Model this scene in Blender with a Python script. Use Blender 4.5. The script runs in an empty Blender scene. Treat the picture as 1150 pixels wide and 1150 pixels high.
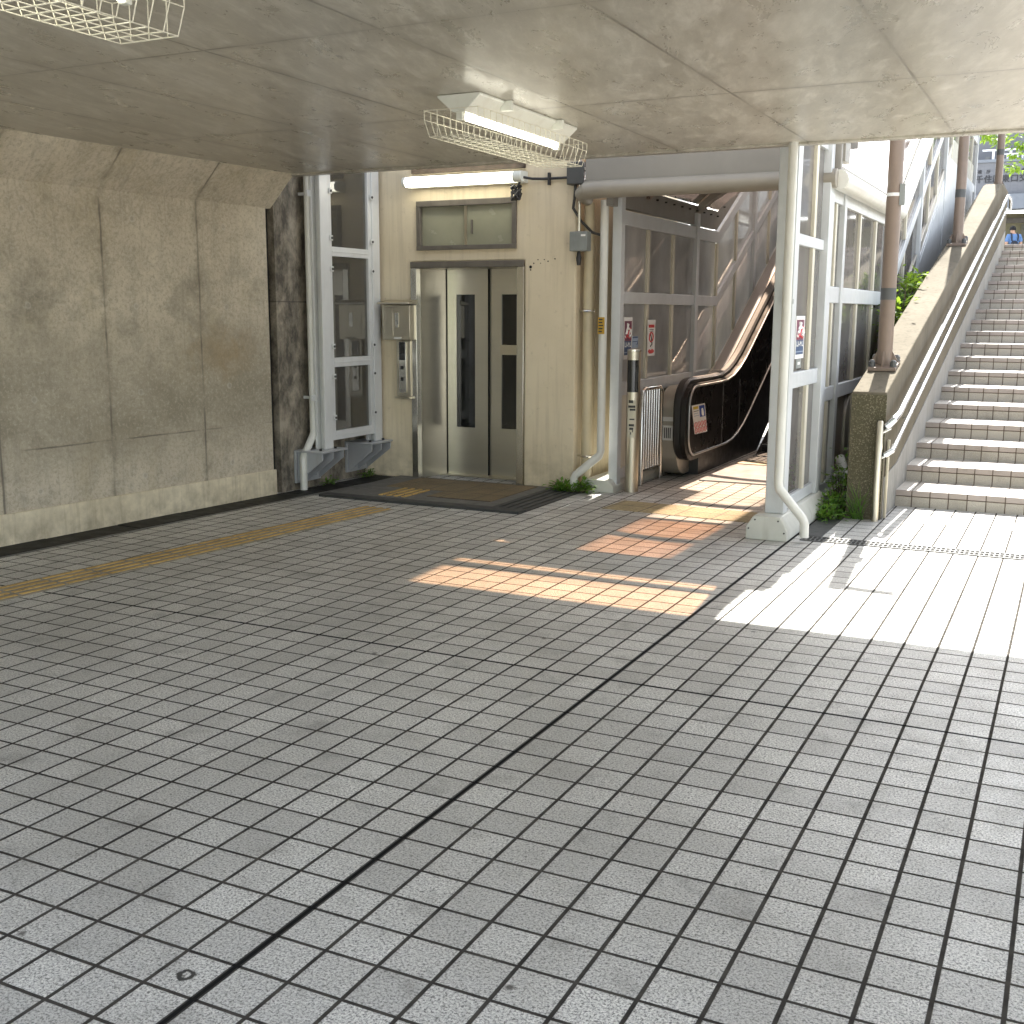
import bpy, bmesh, math, random
from mathutils import Vector, Matrix
random.seed(7)
sc = bpy.context.scene
COL = sc.collection
PI = math.pi

# ------------------------------------------------------------------ helpers
class MB:
    """collects shapes into one mesh"""
    def __init__(s): s.bm = bmesh.new()
    def poly(s, vs, fs):
        v = [s.bm.verts.new(p) for p in vs]
        for f in fs:
            try: s.bm.faces.new([v[i] for i in f])
            except ValueError: pass
        return v
    def box(s, x0, x1, y0, y1, z0, z1, M=None):
        vs = [(x, y, z) for x in (x0, x1) for y in (y0, y1) for z in (z0, z1)]
        if M is not None: vs = [M @ Vector(p) for p in vs]
        s.poly(vs, [(0,1,3,2),(4,6,7,5),(0,4,5,1),(2,3,7,6),(0,2,6,4),(1,5,7,3)]); return s
    def prism(s, pts, axis, a0, a1):
        n = len(pts)
        def P(p, a):
            return (a, p[0], p[1]) if axis == 'x' else (p[0], a, p[1]) if axis == 'y' else (p[0], p[1], a)
        vs = [P(p, a0) for p in pts] + [P(p, a1) for p in pts]
        fs = [tuple(range(n))[::-1], tuple(range(n, 2*n))] + [(i, (i+1) % n, n+(i+1) % n, n+i) for i in range(n)]
        s.poly(vs, fs); return s
    def tube(s, pts, r, n=12, caps=True):
        pts = [Vector(p) for p in pts]
        rs = r if isinstance(r, (list, tuple)) else [r]*len(pts)
        rings = []; up = None
        for i, p in enumerate(pts):
            d = (pts[min(i+1, len(pts)-1)] - pts[max(i-1, 0)]).normalized()
            if up is None:
                up = Vector((0, 0, 1)) if abs(d.z) < .9 else Vector((1, 0, 0))
            a = d.cross(up).normalized(); up = a.cross(d).normalized()
            k = 1.0
            if 0 < i < len(pts)-1:
                c = (p-pts[i-1]).normalized().dot((pts[i+1]-p).normalized()); k = 1/max(.5, math.sqrt((1+c)/2))
            rings.append([s.bm.verts.new(p + (a*math.cos(2*PI*j/n) + up*math.sin(2*PI*j/n))*rs[i]*k) for j in range(n)])
        for A, B in zip(rings, rings[1:]):
            for j in range(n): s.bm.faces.new((A[j], A[(j+1) % n], B[(j+1) % n], B[j]))
        if caps: s.bm.faces.new(rings[0][::-1]); s.bm.faces.new(rings[-1])
        return s
    def cyl(s, p0, p1, r, n=20): return s.tube([p0, p1], r, n)
    def quad(s, a, b, c, d): s.poly([a, b, c, d], [(0,1,2,3)]); return s
    def build(s, name, mat, parent=None, bevel=0, smooth=None, label=None):
        bmesh.ops.recalc_face_normals(s.bm, faces=s.bm.faces)
        me = bpy.data.meshes.new(name); s.bm.to_mesh(me); s.bm.free()
        return link(name, me, mat, parent, bevel, smooth, label)

def world_of(o):
    v = Vector((0, 0, 0))
    while o is not None: v += o.location; o = o.parent
    return v
def link(name, me, mat, parent=None, bevel=0, smooth=None, label=None):
    o = bpy.data.objects.new(name, me); COL.objects.link(o)
    for m in (mat if isinstance(mat, (list, tuple)) else [mat]): me.materials.append(m)
    if parent is not None:
        o.parent = parent
        if not parent.get('local_build') and not (parent.parent and parent.parent.get('local_build')): o.location = -world_of(parent)
    if bevel:
        b = o.modifiers.new('bevel', 'BEVEL'); b.width = bevel; b.segments = 2; b.limit_method = 'ANGLE'; b.angle_limit = .6
    if smooth or (bevel and smooth is None):
        for p in me.polygons: p.use_smooth = True
        me.set_sharp_from_angle(angle=.62)
    if label: o['label'] = label
    return o
def tag(o, label, cat, group=None):
    o['label'] = label; o['category'] = cat
    if group: o['group'] = group
    return o
def thing(name, label, cat, loc=(0,0,0), group=None, local=False, rz=0):
    o = bpy.data.objects.new(name, None); COL.objects.link(o); o.location = loc; o.empty_display_size = .1
    o.rotation_euler.z = rz
    if local or rz: o['local_build'] = 1
    return tag(o, label, cat, group)
def struct(o): o['kind'] = 'structure'; return o
def stuff(o): o['kind'] = 'stuff'; return o
def kids(o): return [c for c in bpy.data.objects if c.parent == o]
def copy_tree(o, parent=None):
    c = o.copy(); COL.objects.link(c)
    if parent is not None: c.parent = parent
    for ch in kids(o): copy_tree(ch, c)
    return c

# ------------------------------------------------------------------ materials
class G:
    def __init__(s, name):
        s.m = bpy.data.materials.new(name); s.m.use_nodes = True
        s.nt = s.m.node_tree; s.b = s.nt.nodes['Principled BSDF']; s.out = s.nt.nodes['Material Output']
    def n(s, t, **k):
        x = s.nt.nodes.new(t)
        for a, v in k.items(): setattr(x, a, v)
        return x
    def set(s, sock, v):
        if isinstance(v, bpy.types.NodeSocket): s.nt.links.new(v, sock)
        else:
            if isinstance(v, tuple) and len(v) == 3 and sock.type == 'RGBA': v = (*v, 1)
            sock.default_value = v
    def math(s, op, a, b=0., c=0., clamp=False):
        x = s.n('ShaderNodeMath', operation=op, use_clamp=clamp)
        s.set(x.inputs[0], a); s.set(x.inputs[1], b); s.set(x.inputs[2], c); return x.outputs[0]
    def pos(s): return s.n('ShaderNodeNewGeometry').outputs['Position']
    def obj(s): return s.n('ShaderNodeTexCoord').outputs['Object']
    def sep(s, v):
        x = s.n('ShaderNodeSeparateXYZ'); s.set(x.inputs[0], v); return x.outputs
    def comb(s, x, y, z):
        c = s.n('ShaderNodeCombineXYZ'); s.set(c.inputs[0], x); s.set(c.inputs[1], y); s.set(c.inputs[2], z); return c.outputs[0]
    def scale(s, v, sc_):
        x = s.n('ShaderNodeVectorMath', operation='MULTIPLY'); s.set(x.inputs[0], v); x.inputs[1].default_value = sc_; return x.outputs[0]
    def noise(s, v, scale, detail=3, rough=.55, dist=0.):
        x = s.n('ShaderNodeTexNoise'); s.set(x.inputs['Vector'], v); x.inputs['Scale'].default_value = scale
        x.inputs['Detail'].default_value = detail; x.inputs['Roughness'].default_value = rough; x.inputs['Distortion'].default_value = dist
        return x.outputs['Fac']
    def vor(s, v, scale, out='Distance'):
        x = s.n('ShaderNodeTexVoronoi'); s.set(x.inputs['Vector'], v); x.inputs['Scale'].default_value = scale; return x.outputs[out]
    def white(s, v):
        x = s.n('ShaderNodeTexWhiteNoise', noise_dimensions='3D'); s.set(x.inputs['Vector'], v); return x.outputs['Value']
    def mr(s, v, a, b, c=0., d=1.):
        x = s.n('ShaderNodeMapRange', clamp=True); s.set(x.inputs[0], v)
        for i, q in enumerate((a, b, c, d)): x.inputs[i+1].default_value = q
        return x.outputs[0]
    def mix(s, f, a, b, blend='MIX'):
        x = s.n('ShaderNodeMix', data_type='RGBA', blend_type=blend)
        s.set(x.inputs[0], f); s.set(x.inputs[6], a); s.set(x.inputs[7], b); return x.outputs[2]
    def bump(s, h, strength=.3, dist=.01, nrm=None):
        x = s.n('ShaderNodeBump'); s.set(x.inputs['Height'], h); x.inputs['Strength'].default_value = strength; x.inputs['Distance'].default_value = dist
        if nrm is not None: s.set(x.inputs['Normal'], nrm)
        s.set(s.b.inputs['Normal'], x.outputs[0]); return x.outputs[0]
    def fin(s, col=None, rough=None, metal=None, spec=None, coat=None):
        if col is not None: s.set(s.b.inputs['Base Color'], col)
        if rough is not None: s.set(s.b.inputs['Roughness'], rough)
        if metal is not None: s.set(s.b.inputs['Metallic'], metal)
        if spec is not None: s.set(s.b.inputs['Specular IOR Level'], spec)
        if coat is not None: s.set(s.b.inputs['Coat Weight'], coat)
        return s.m

def line(g, c, period, offset, w0, w1):
    """1 on the lines c = offset + k*period, 0 away from them"""
    d = g.math('PINGPONG', g.math('SUBTRACT', c, offset), period/2)
    return g.mr(d, w0, w1, 1., 0.)
def at(g, c, v, w0, w1):
    return g.mr(g.math('ABSOLUTE', g.math('SUBTRACT', c, v)), w0, w1, 1., 0.)

def m_simple(name, col, rough=.5, metal=0., var=.12, scale=6., dirt=None, bump=0., spec=None, coat=None):
    g = G(name); p = g.pos()
    n = g.noise(p, scale, 5, .6)
    c = g.mix(g.mr(n, .3, .7), tuple(x*(1-var) for x in col), tuple(min(1, x*(1+var)) for x in col))
    if dirt:
        d = g.noise(g.scale(p, (1, 1, .18)), 9., 4, .65)
        c = g.mix(g.mr(d, .52, .78, 0, dirt[1]), c, dirt[0])
    r = g.mr(g.noise(p, scale*2.3, 4), .3, .7, max(.02, rough-.08), min(1, rough+.08))
    if bump: g.bump(g.noise(p, scale*14, 3), bump, .004)
    return g.fin(c, r, metal, spec, coat)

def m_floor():
    g = G('granite_tile'); p = g.pos(); x, y, z = g.sep(p)
    T = .15
    jx = line(g, x, T, 0, .0048, .0068); jy = line(g, y, T, 0, .0042, .0062)
    j = g.math('MAXIMUM', jx, jy)
    ex = at(g, x, 0, .0105, .0125); ey = at(g, y, 2.55, .0085, .0105)
    e = g.math('MAXIMUM', ex, ey)
    cell = g.comb(g.math('FLOOR', g.math('DIVIDE', x, T)), g.math('FLOOR', g.math('DIVIDE', y, T)), 0.)
    rnd = g.white(cell)
    sp = g.noise(p, 150., 4, .8)
    sp2 = g.noise(p, 60., 2, .6)
    c = g.mix(g.mr(sp, .37, .55), (.07, .07, .065), (.84, .825, .775))
    c = g.mix(g.mr(g.noise(p, 105., 2, .5), .60, .68, 0, .8), c, (.05, .05, .048))
    c = g.mix(g.mr(sp2, .35, .7, 0, .22), c, (.21, .205, .20))
    c = g.mix(g.mr(rnd, 0, 1, 0, .36), c, (.22, .215, .20))
    wear = g.noise(p, .9, 5, .62)
    c = g.mix(g.mr(wear, .42, .70, 0, .44), c, (.20, .19, .165))
    blot = g.noise(p, 5.5, 4, .6)
    c = g.mix(g.mr(blot, .55, .72, 0, .42), c, (.13, .125, .115))
    v = g.vor(p, 3.1); spot = g.mr(v, .026, .052, .85, 0.)
    keep = g.mr(g.white(g.comb(g.math('FLOOR', g.math('MULTIPLY', x, 1.3)), g.math('FLOOR', g.math('MULTIPLY', y, 1.3)), 3.)), .45, .47)
    c = g.mix(g.math('MULTIPLY', spot, keep), c, (.05, .047, .044))
    # the ring shaped stain near the camera
    d = g.math('SQRT', g.math('ADD', g.math('POWER', g.math('SUBTRACT', x, RING[0]), 2.), g.math('POWER', g.math('SUBTRACT', y, RING[1]), 2.)))
    d = g.math('ADD', d, g.math('MULTIPLY', g.math('SUBTRACT', g.noise(p, 70., 3), .5), .022))
    ring = g.math('MULTIPLY', g.mr(g.math('ABSOLUTE', g.math('SUBTRACT', d, .0165)), .004, .0085, 1, 0), .96)
    c = g.mix(ring, c, (.025, .025, .025))
    gro = g.mix(g.mr(g.noise(p, 14., 3), .35, .65), (.042, .039, .035), (.080, .073, .064))
    c = g.mix(j, c, gro); c = g.mix(e, c, (.016, .016, .016))
    r = g.mr(g.noise(p, 8., 4), .3, .7, .36, .54)
    r = g.mix(j, g.comb(r, r, r), (.85, .85, .85))
    h = g.math('SUBTRACT', g.math('ADD', 1., g.math('MULTIPLY', sp, .10)), g.math('MAXIMUM', j, e))
    g.bump(h, .55, .003)
    return g.fin(c, r, 0., g.math('SUBTRACT', .48, g.math('MULTIPLY', j, .46)))

def m_stair_tile(name, side):
    g = G(name); p = g.pos(); x, y, z = g.sep(p); T = .139
    j = line(g, x, T, .422, .003, .0055)
    if side: pass
    sp = g.noise(p, 300., 2, .7)
    c = g.mix(g.mr(sp, .36, .64), (.30, .275, .235), (.53, .49, .425))
    if side == 2: c = g.mix(g.mr(sp, .3, .7), (.31, .265, .24), (.40, .345, .315))
    rnd = g.white(g.comb(g.math('FLOOR', g.math('DIVIDE', g.math('SUBTRACT', x, .422), T)), g.math('FLOOR', g.math('MULTIPLY', z, 7.5)), 1.))
    c = g.mix(g.mr(rnd, 0, 1, 0, .3), c, (.23, .21, .165))
    c = g.mix(g.mr(g.noise(p, 4., 5, .65), .5, .75, 0, .5), c, (.16, .145, .115))
    c = g.mix(j, c, (.085, .06, .042))
    g.bump(g.math('SUBTRACT', 1., j), .5, .003)
    return g.fin(c, .5)

def m_wall_concrete():
    """underpass wall, in the wall's own coordinates (y along, z up)"""
    g = G('board_marked_concrete'); p = g.obj(); x, y, z = g.sep(p)
    big = g.noise(p, 1.1, 6, .62); mid = g.noise(p, 6., 6, .68, .4); fine = g.noise(p, 55., 4, .7)
    c = g.mix(g.mr(big, .35, .68), (.45, .395, .30), (.62, .555, .43))
    c = g.mix(g.mr(mid, .46, .68, 0, .45), c, (.28, .255, .195))
    gran = g.noise(p, 34., 6, .85, .4); c = g.mix(g.mr(gran, .50, .62, 0, .52), c, (.24, .215, .165)); c = g.mix(g.mr(gran, .50, .38, 0, .36), c, (.66, .60, .50))
    warm = g.noise(g.scale(p, (1, 1, .7)), 1.9, 5, .65, .5); c = g.mix(g.mr(warm, .54, .74, 0, .4), c, (.40, .335, .20))
    band = g.math('MULTIPLY', g.mr(g.noise(g.comb(g.math('MULTIPLY', y, .9), z, 0.), 2.1, 6, .7), .48, .70), g.math('MULTIPLY', g.mr(z, .75, 1.25), g.mr(z, 1.75, 2.1, 1, 0)))
    c = g.mix(g.math('MULTIPLY', band, .75), c, (.18, .165, .13))
    zone = g.math('MULTIPLY', g.mr(z, .35, .75), g.mr(z, 1.05, 1.55, 1, 0))
    c = g.mix(g.math('MULTIPLY', zone, g.mr(g.noise(g.scale(p, (1, .5, 1)), 2.4, 6, .68, .4), .32, .60, .30, .80)), c, (.235, .21, .15))
    gz = g.math('MULTIPLY', g.mr(g.noise(p, 38., 4, .8), .52, .62), g.math('MAXIMUM', zone, band))
    c = g.mix(g.math('MULTIPLY', gz, .42), c, (.58, .53, .42))
    # pale scratches, dark pits
    c = g.mix(g.mr(g.noise(g.scale(p, (1, .35, 1)), 13., 5, .75, 1.4), .655, .72, 0, .45), c, (.62, .58, .50))
    c = g.mix(g.mr(fine, .63, .74, 0, .6), c, (.19, .17, .14))
    # rust bloom
    d = g.math('SQRT', g.math('ADD', g.math('POWER', g.math('ADD', y, .52), 2.), g.math('MULTIPLY', g.math('POWER', g.math('SUBTRACT', z, 1.22), 2.), 3.)))
    d = g.math('ADD', d, g.math('MULTIPLY', g.math('SUBTRACT', g.noise(p, 5., 6, .7, .8), .5), 1.1))
    c = g.mix(g.mr(d, .0, .42, .42, 0), c, (.32, .215, .09))
    # runs below the seams
    run = g.noise(g.scale(p, (1, 9, .35)), 3., 4, .6)
    c = g.mix(g.mr(run, .56, .76, 0, .38), c, (.24, .215, .165))
    wob = g.math('MULTIPLY', g.math('SUBTRACT', g.noise(p, 3., 3), .5), .02)
    sv = line(g, g.math('ADD', y, wob), .9, .12, .004, .011)
    sv = g.math('MULTIPLY', sv, g.mr(g.noise(p, 2.6, 3), .40, .60, .15, 1.))
    sh = g.math('MULTIPLY', at(g, g.math('ADD', z, wob), .62, .002, .008), g.mr(g.noise(p, 1.7, 3), .42, .56))
    halo = line(g, y, .9, .12, .0, .06)
    c = g.mix(g.math('MULTIPLY', halo, g.mr(mid, .40, .62, .08, .55)), c, (.19, .17, .125))
    c = g.mix(g.math('MULTIPLY', g.math('MAXIMUM', sv, sh), .75), c, (.13, .115, .09))
    # tie holes
    ty = g.math('PINGPONG', g.math('SUBTRACT', y, .12+.28), .45); tz = g.math('PINGPONG', g.math('SUBTRACT', z, .95), .31)
    td = g.math('SQRT', g.math('ADD', g.math('POWER', ty, 2.), g.math('POWER', tz, 2.)))
    hole = g.mr(td, .011, .017, 1, 0)
    c = g.mix(g.math('MULTIPLY', g.mr(td, .02, .03, 1, 0), .35), c, (.56, .52, .44))
    c = g.mix(g.math('MULTIPLY', hole, .30), c, (.17, .155, .125))
    h = g.math('SUBTRACT', g.math('ADD', g.math('MULTIPLY', fine, .25), g.math('MULTIPLY', mid, .3)), g.math('MULTIPLY', g.math('MAXIMUM', g.math('MAXIMUM', sv, sh), hole), .6))
    g.bump(h, .45, .008)
    return g.fin(c, g.mr(mid, .3, .7, .62, .85), 0., .35)

def m_ceiling():
    g = G('painted_concrete_soffit'); p = g.pos(); x, y, z = g.sep(p)
    q = g.comb(g.math('MULTIPLY', g.math('ADD', x, g.math('MULTIPLY', y, .25)), 1.0), g.math('MULTIPLY', y, .42), 0.)
    big = g.noise(p, .8, 5, .6); streak = g.noise(q, 5.5, 9, .76, .45); fine = g.noise(p, 45., 4, .65)
    c = g.mix(g.mr(big, .3, .7), (.36, .335, .275), (.48, .45, .375))
    c = g.mix(g.mr(streak, .47, .66, 0, .62), c, (.62, .59, .515))
    st2 = g.noise(g.comb(g.math('MULTIPLY', g.math('ADD', x, g.math('MULTIPLY', y, .3)), 2.2), g.math('MULTIPLY', y, .5), 3.), 6.5, 8, .72, .3)
    c = g.mix(g.mr(st2, .51, .66, 0, .46), c, (.70, .67, .59)); c = g.mix(g.mr(st2, .52, .22, 0, .50), c, (.24, .222, .18))
    c = g.mix(g.mr(g.noise(q, 8.2, 8, .78, .5), .56, .64, 0, .35), c, (.28, .25, .205))
    c = g.mix(g.mr(fine, .66, .74, 0, .4), c, (.22, .195, .16))
    wob = g.math('MULTIPLY', g.math('SUBTRACT', g.noise(p, 2., 3), .5), .012)
    sx = line(g, g.math('ADD', x, wob), .88, 0., .003, .010); sy = line(g, g.math('ADD', y, wob), 1.88, 2.2, .003, .010)
    s_ = g.math('MULTIPLY', g.math('MAXIMUM', sx, sy), g.mr(g.noise(p, 1.6, 3), .38, .6, .2, 1.))
    halo = g.math('MAXIMUM', line(g, x, .88, 0., .0, .07), line(g, y, 1.88, 2.2, .0, .07))
    c = g.mix(g.math('MULTIPLY', halo, g.mr(streak, .38, .58, .05, .5)), c, (.22, .195, .155))
    c = g.mix(g.math('MULTIPLY', s_, .78), c, (.13, .115, .09))
    panel = g.white(g.comb(g.math('FLOOR', g.math('DIVIDE', x, .88)), g.math('FLOOR', g.math('DIVIDE', g.math('SUBTRACT', y, 2.2), 1.88)), 0.))
    c = g.mix(g.mr(panel, 0, 1, 0, .14), c, (.30, .27, .22))
    g.bump(g.math('SUBTRACT', g.math('MULTIPLY', streak, .4), g.math('MULTIPLY', s_, .5)), .22, .006)
    return g.fin(c, g.mr(streak, .35, .65, .24, .40), 0., .5)

def m_plaster(name, a, b, dirt, streaks=.5, spec=.35):
    g = G(name); p = g.pos(); x, y, z = g.sep(p)
    big = g.noise(p, 1.3, 6, .6); fine = g.noise(p, 70., 3, .6)
    c = g.mix(g.mr(big, .32, .68), a, b)
    run = g.noise(g.scale(p, (6, 6, .3)), 3.5, 5, .62)
    c = g.mix(g.mr(run, .50, .76, 0, streaks), c, dirt)
    low = g.math('MULTIPLY', g.mr(z, .02, .45, 1, 0), g.mr(g.noise(p, 7., 5, .65), .35, .68))
    c = g.mix(g.math('MULTIPLY', low, .6), c, tuple(q*.55 for q in dirt))
    c = g.mix(g.mr(g.noise(p, 16., 5, .7), .60, .74, 0, .35), c, tuple(q*.8 for q in dirt))
    g.bump(g.math('ADD', fine, g.math('MULTIPLY', big, .5)), .25, .004)
    return g.fin(c, .8, 0., spec)

def m_stained():
    g = G('water_stained_concrete'); p = g.pos(); x, y, z = g.sep(p)
    n1 = g.noise(g.scale(p, (1., 1.3, .75)), 4.2, 8, .72, .15); n2 = g.noise(p, 9., 6, .7)
    c = g.mix(g.mr(n1, .40, .62), (.085, .075, .058), (.37, .325, .25))
    c = g.mix(g.mr(n2, .52, .72, 0, .6), c, (.12, .108, .085))
    c = g.mix(g.math('MULTIPLY', at(g, z, 1.62, .002, .008), .7), c, (.07, .06, .05))
    g.bump(n2, .35, .008)
    return g.fin(c, .85)

def m_steel(name, col=(.50, .485, .45), rough=.28, stretch=(1, 1, 60)):
    g = G(name); p = g.pos()
    br = g.noise(g.scale(p, stretch), 6., 4, .6)
    c = g.mix(g.mr(br, .3, .7), tuple(q*.965 for q in col), col)
    c = g.mix(g.mr(g.noise(p, 2.2, 4, .55), .5, .75, 0, .18), c, tuple(q*.7 for q in col))
    return g.fin(c, rough, 1.)

def m_glass(name, tint=(.80, .82, .80), film=.10, filmcol=(.55, .54, .50), rough=.05, ior=1.45):
    g = G(name); nt = g.nt
    t = g.n('ShaderNodeBsdfTransparent'); g.set(t.inputs[0], tint)
    gl = g.n('ShaderNodeBsdfGlossy'); gl.inputs['Roughness'].default_value = rough
    df = g.n('ShaderNodeBsdfDiffuse'); g.set(df.inputs[0], filmcol)
    p = g.pos()
    m1 = g.n('ShaderNodeMixShader')
    g.set(m1.inputs[0], g.mr(g.noise(g.scale(p, (1, 1, .6)), 2.2, 5, .6), .3, .75, film*.75, film*1.25)); nt.links.new(t.outputs[0], m1.inputs[1])
    tl = g.n('ShaderNodeBsdfTranslucent'); g.set(tl.inputs[0], filmcol); m0 = g.n('ShaderNodeMixShader'); m0.inputs[0].default_value = .55
    nt.links.new(df.outputs[0], m0.inputs[1]); nt.links.new(tl.outputs[0], m0.inputs[2]); nt.links.new(m0.outputs[0], m1.inputs[2])
    fr = g.n('ShaderNodeFresnel'); fr.inputs[0].default_value = ior
    m2 = g.n('ShaderNodeMixShader'); nt.links.new(fr.outputs[0], m2.inputs[0]); nt.links.new(m1.outputs[0], m2.inputs[1]); nt.links.new(gl.outputs[0], m2.inputs[2])
    nt.links.new(m2.outputs[0], g.out.inputs['Surface'])
    nt.nodes.remove(g.b)
    return g.m

def m_emit(name, col, strength):
    g = G(name)
    g.set(g.b.inputs['Base Color'], (.9, .9, .88)); g.set(g.b.inputs['Emission Color'], col); g.b.inputs['Emission Strength'].default_value = strength
    return g.m

def m_leaf(name, a, b):
    g = G(name); p = g.pos()
    r = g.n('ShaderNodeNewGeometry').outputs['Random Per Island']
    c = g.mix(r, a, b)
    nt = g.nt
    g.fin(c, .45, 0., .4)
    tr = g.n('ShaderNodeBsdfTranslucent'); g.set(tr.inputs[0], g.mix(.6, c, (.35, .50, .04)))
    mx = g.n('ShaderNodeMixShader'); mx.inputs[0].default_value = .42
    nt.links.new(g.b.outputs[0], mx.inputs[1]); nt.links.new(tr.outputs[0], mx.inputs[2]); nt.links.new(mx.outputs[0], g.out.inputs['Surface'])
    return g.m

def m_tactile(name, col, dots):
    g = G(name); p = g.obj(); x, y, z = g.sep(p)
    w = g.noise(p, 5., 5, .65)
    c = g.mix(g.mr(w, .35, .7), col, tuple(q*.6 for q in col))
    c = g.mix(g.mr(g.noise(p, 40., 3), .55, .7, 0, .5), c, (.12, .09, .05))
    j = g.math('MAXIMUM', line(g, x, .3, 0, .003, .006), line(g, y, .3, 0, .003, .006))
    if dots:
        a = g.math('PINGPONG', x, .0275); b = g.math('PINGPONG', y, .0275)
        d = g.math('SQRT', g.math('ADD', g.math('POWER', a, 2.), g.math('POWER', b, 2.)))
        dm = g.mr(d, .008, .013, 1, 0); g.bump(dm, .8, .006)
        c = g.mix(g.math('MULTIPLY', dm, .45), c, tuple(q*1.35 for q in col))
    c = g.mix(j, c, (.06, .05, .035))
    return g.fin(c, .6)

RING = (0.0, 0.0)
# ---- camera numbers (recovered from the tile grid): tiles 0.15 m, x right, y away
F = 1272.7392; PITCH = .174222933; ROLL = .00361106423; YAW = -.460269329
CAM = Vector((1.68255861, -1.77537903, 1.53609123))
fwd = Vector((math.sin(YAW)*math.cos(PITCH), math.cos(YAW)*math.cos(PITCH), -math.sin(PITCH)))
rt = Vector((math.cos(YAW), -math.sin(YAW), 0)); up_ = rt.cross(fwd)
r2 = rt*math.cos(ROLL) + up_*math.sin(ROLL); u2 = up_*math.cos(ROLL) - rt*math.sin(ROLL)
_d = fwd + r2*(209-575)/F - u2*(1095-575)/F; _t = -CAM.z/_d.z; RING = ((CAM+_d*_t).x, (CAM+_d*_t).y)

M_floor = m_floor()
M_tread = m_stair_tile('stair_tread_tile', 0); M_riser = m_stair_tile('stair_riser_tile', 1); M_nose = m_stair_tile('stair_nosing_tile', 2)
M_conc = m_wall_concrete(); M_ceil = m_ceiling(); M_stain = m_stained()
M_skirt = m_plaster('pale_mortar_skirting', (.66, .58, .415), (.78, .70, .52), (.33, .275, .175), .55)
M_tower = m_plaster('cream_wall_paint', (.66, .565, .40), (.76, .66, .485), (.44, .365, .245), .42)
M_para = m_plaster('weathered_parapet_concrete', (.125, .109, .08), (.175, .153, .115), (.066, .057, .042), .6, .04)
M_stringer = m_plaster('pale_stair_side_render', (.25, .24, .215), (.32, .31, .285), (.15, .14, .12), .5, .1)
M_white = m_simple('white_painted_steel', (.66, .67, .66), .38, 0, .06, 4., ((.40, .38, .32), .25))
M_alu = m_simple('pale_grey_aluminium', (.56, .58, .585), .36, 0, .06, 4., ((.36, .35, .32), .3))
M_alud = m_simple('dull_grey_aluminium', (.40, .41, .42), .40, 0, .06, 4., ((.28, .27, .24), .3))
M_cream = m_simple('cream_painted_bar', (.60, .565, .46), .45, 0, .06, 4., ((.38, .34, .26), .3))
M_fasc = m_simple('grey_fascia_paint', (.25, .235, .205), .5, 0, .05, 3., ((.30, .28, .25), .3))
M_gut = m_simple('putty_gutter_paint', (.29, .265, .22), .42, 0, .06, 3., ((.34, .30, .24), .3))
M_pipec = m_simple('cream_pipe_paint', (.55, .475, .32), .45, 0, .08, 5., ((.34, .27, .16), .4))
M_pipew = m_simple('off_white_pipe_paint', (.66, .655, .60), .36, 0, .06, 5., ((.42, .39, .32), .3))
M_plinth = m_simple('plinth_paint', (.56, .56, .50), .45, 0, .08, 5., ((.33, .31, .25), .45))
M_brown = m_simple('brown_pole_paint', (.20, .148, .112), .40, 0, .10, 5., ((.13, .09, .07), .35))
M_blk = m_simple('black_paint', (.022, .022, .022), .4, 0, .2)
M_darkg = m_simple('dark_grey_plastic', (.07, .072, .07), .45, 0, .12)
M_midg = m_simple('mid_grey_box_paint', (.24, .255, .24), .5, 0, .10, 8., ((.14, .14, .12), .4))
M_rub = m_simple('black_rubber', (.025, .024, .023), .48, 0, .15, 9.)
M_steel = m_steel('brushed_stainless', (.70, .675, .60), .24, (40, 40, 2)); M_steelv = m_steel('brushed_stainless_doors', (.64, .61, .53), .30, (.6, .6, 5))
M_chrome = m_steel('polished_stainless', (.62, .61, .58), .16, (1, 1, 8))
M_oldst = m_steel('tarnished_stainless', (.62, .565, .45), .34, (40, 40, 2))
M_hrail = m_steel('galvanised_handrail', (.66, .67, .68), .24, (1, 8, 1))
M_wood = m_simple('dark_stained_timber', (.075, .055, .038), .7, 0, .35, 14., ((.03, .02, .015), .6))
M_dframe = m_simple('dark_bronze_window_frame', (.13, .115, .095), .45, 0, .15, 9., ((.06, .05, .04), .5))
M_glass = m_glass('dirty_glass_painted_sheen', (.80,.82,.80), .48, (.70,.665,.62), .05); M_glassd = m_glass('wind_screen_glass', (.80, .78, .72), .26, (.60, .56, .47), .02, 1.7)  # clear glass film carries dirt plus a pale wash for reflected light
M_frost = m_glass('dusty_screen_glass', (.80, .79, .77), .80, (.90, .90, .885), .04, 1.85)
M_tint = m_glass('tinted_roof_sheet', (.70, .53, .41), .06, (.6, .45, .38), .08)
M_addtint = m_glass('amber_light_tint_sheet', (.46, .275, .165), .05, (.5, .32, .22), .08)  # for the unseen sheet added to tint the sun patches
M_frosted = m_simple('frosted_vent_glass', (.27, .265, .19), .22, 0, .10, 3., None, 0, .6)
M_dglass = m_simple('black_door_glass', (.012, .013, .012), .05, 0, .2, 3., None, 0, .7)
M_void = m_simple('dark_cavity', (.012, .011, .010), .9)
M_panelk = m_simple('black_balustrade_panel', (.011, .010, .010), .30, 0, .2, 3., None, 0, .25)
M_deck = m_steel('balustrade_deck_metal', (.24, .228, .222), .42, (1, 20, 1))
M_clad = m_simple('brushed_newel_cladding', (.44, .41, .35), .36, .45, .08, 5., ((.25, .22, .17), .4))
M_brass = m_simple('bronze_deck_trim', (.032, .029, .027), .36, .7, .12, 5.)
M_trim = m_simple('satin_metal_trim', (.34, .335, .325), .36, .6, .03, 3.)
M_stepm = m_simple('dark_step_metal', (.03, .03, .03), .45, .6, .2)
M_tube = m_emit('lit_fluorescent_tube', (1., .96, .80), 1.6)
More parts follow.
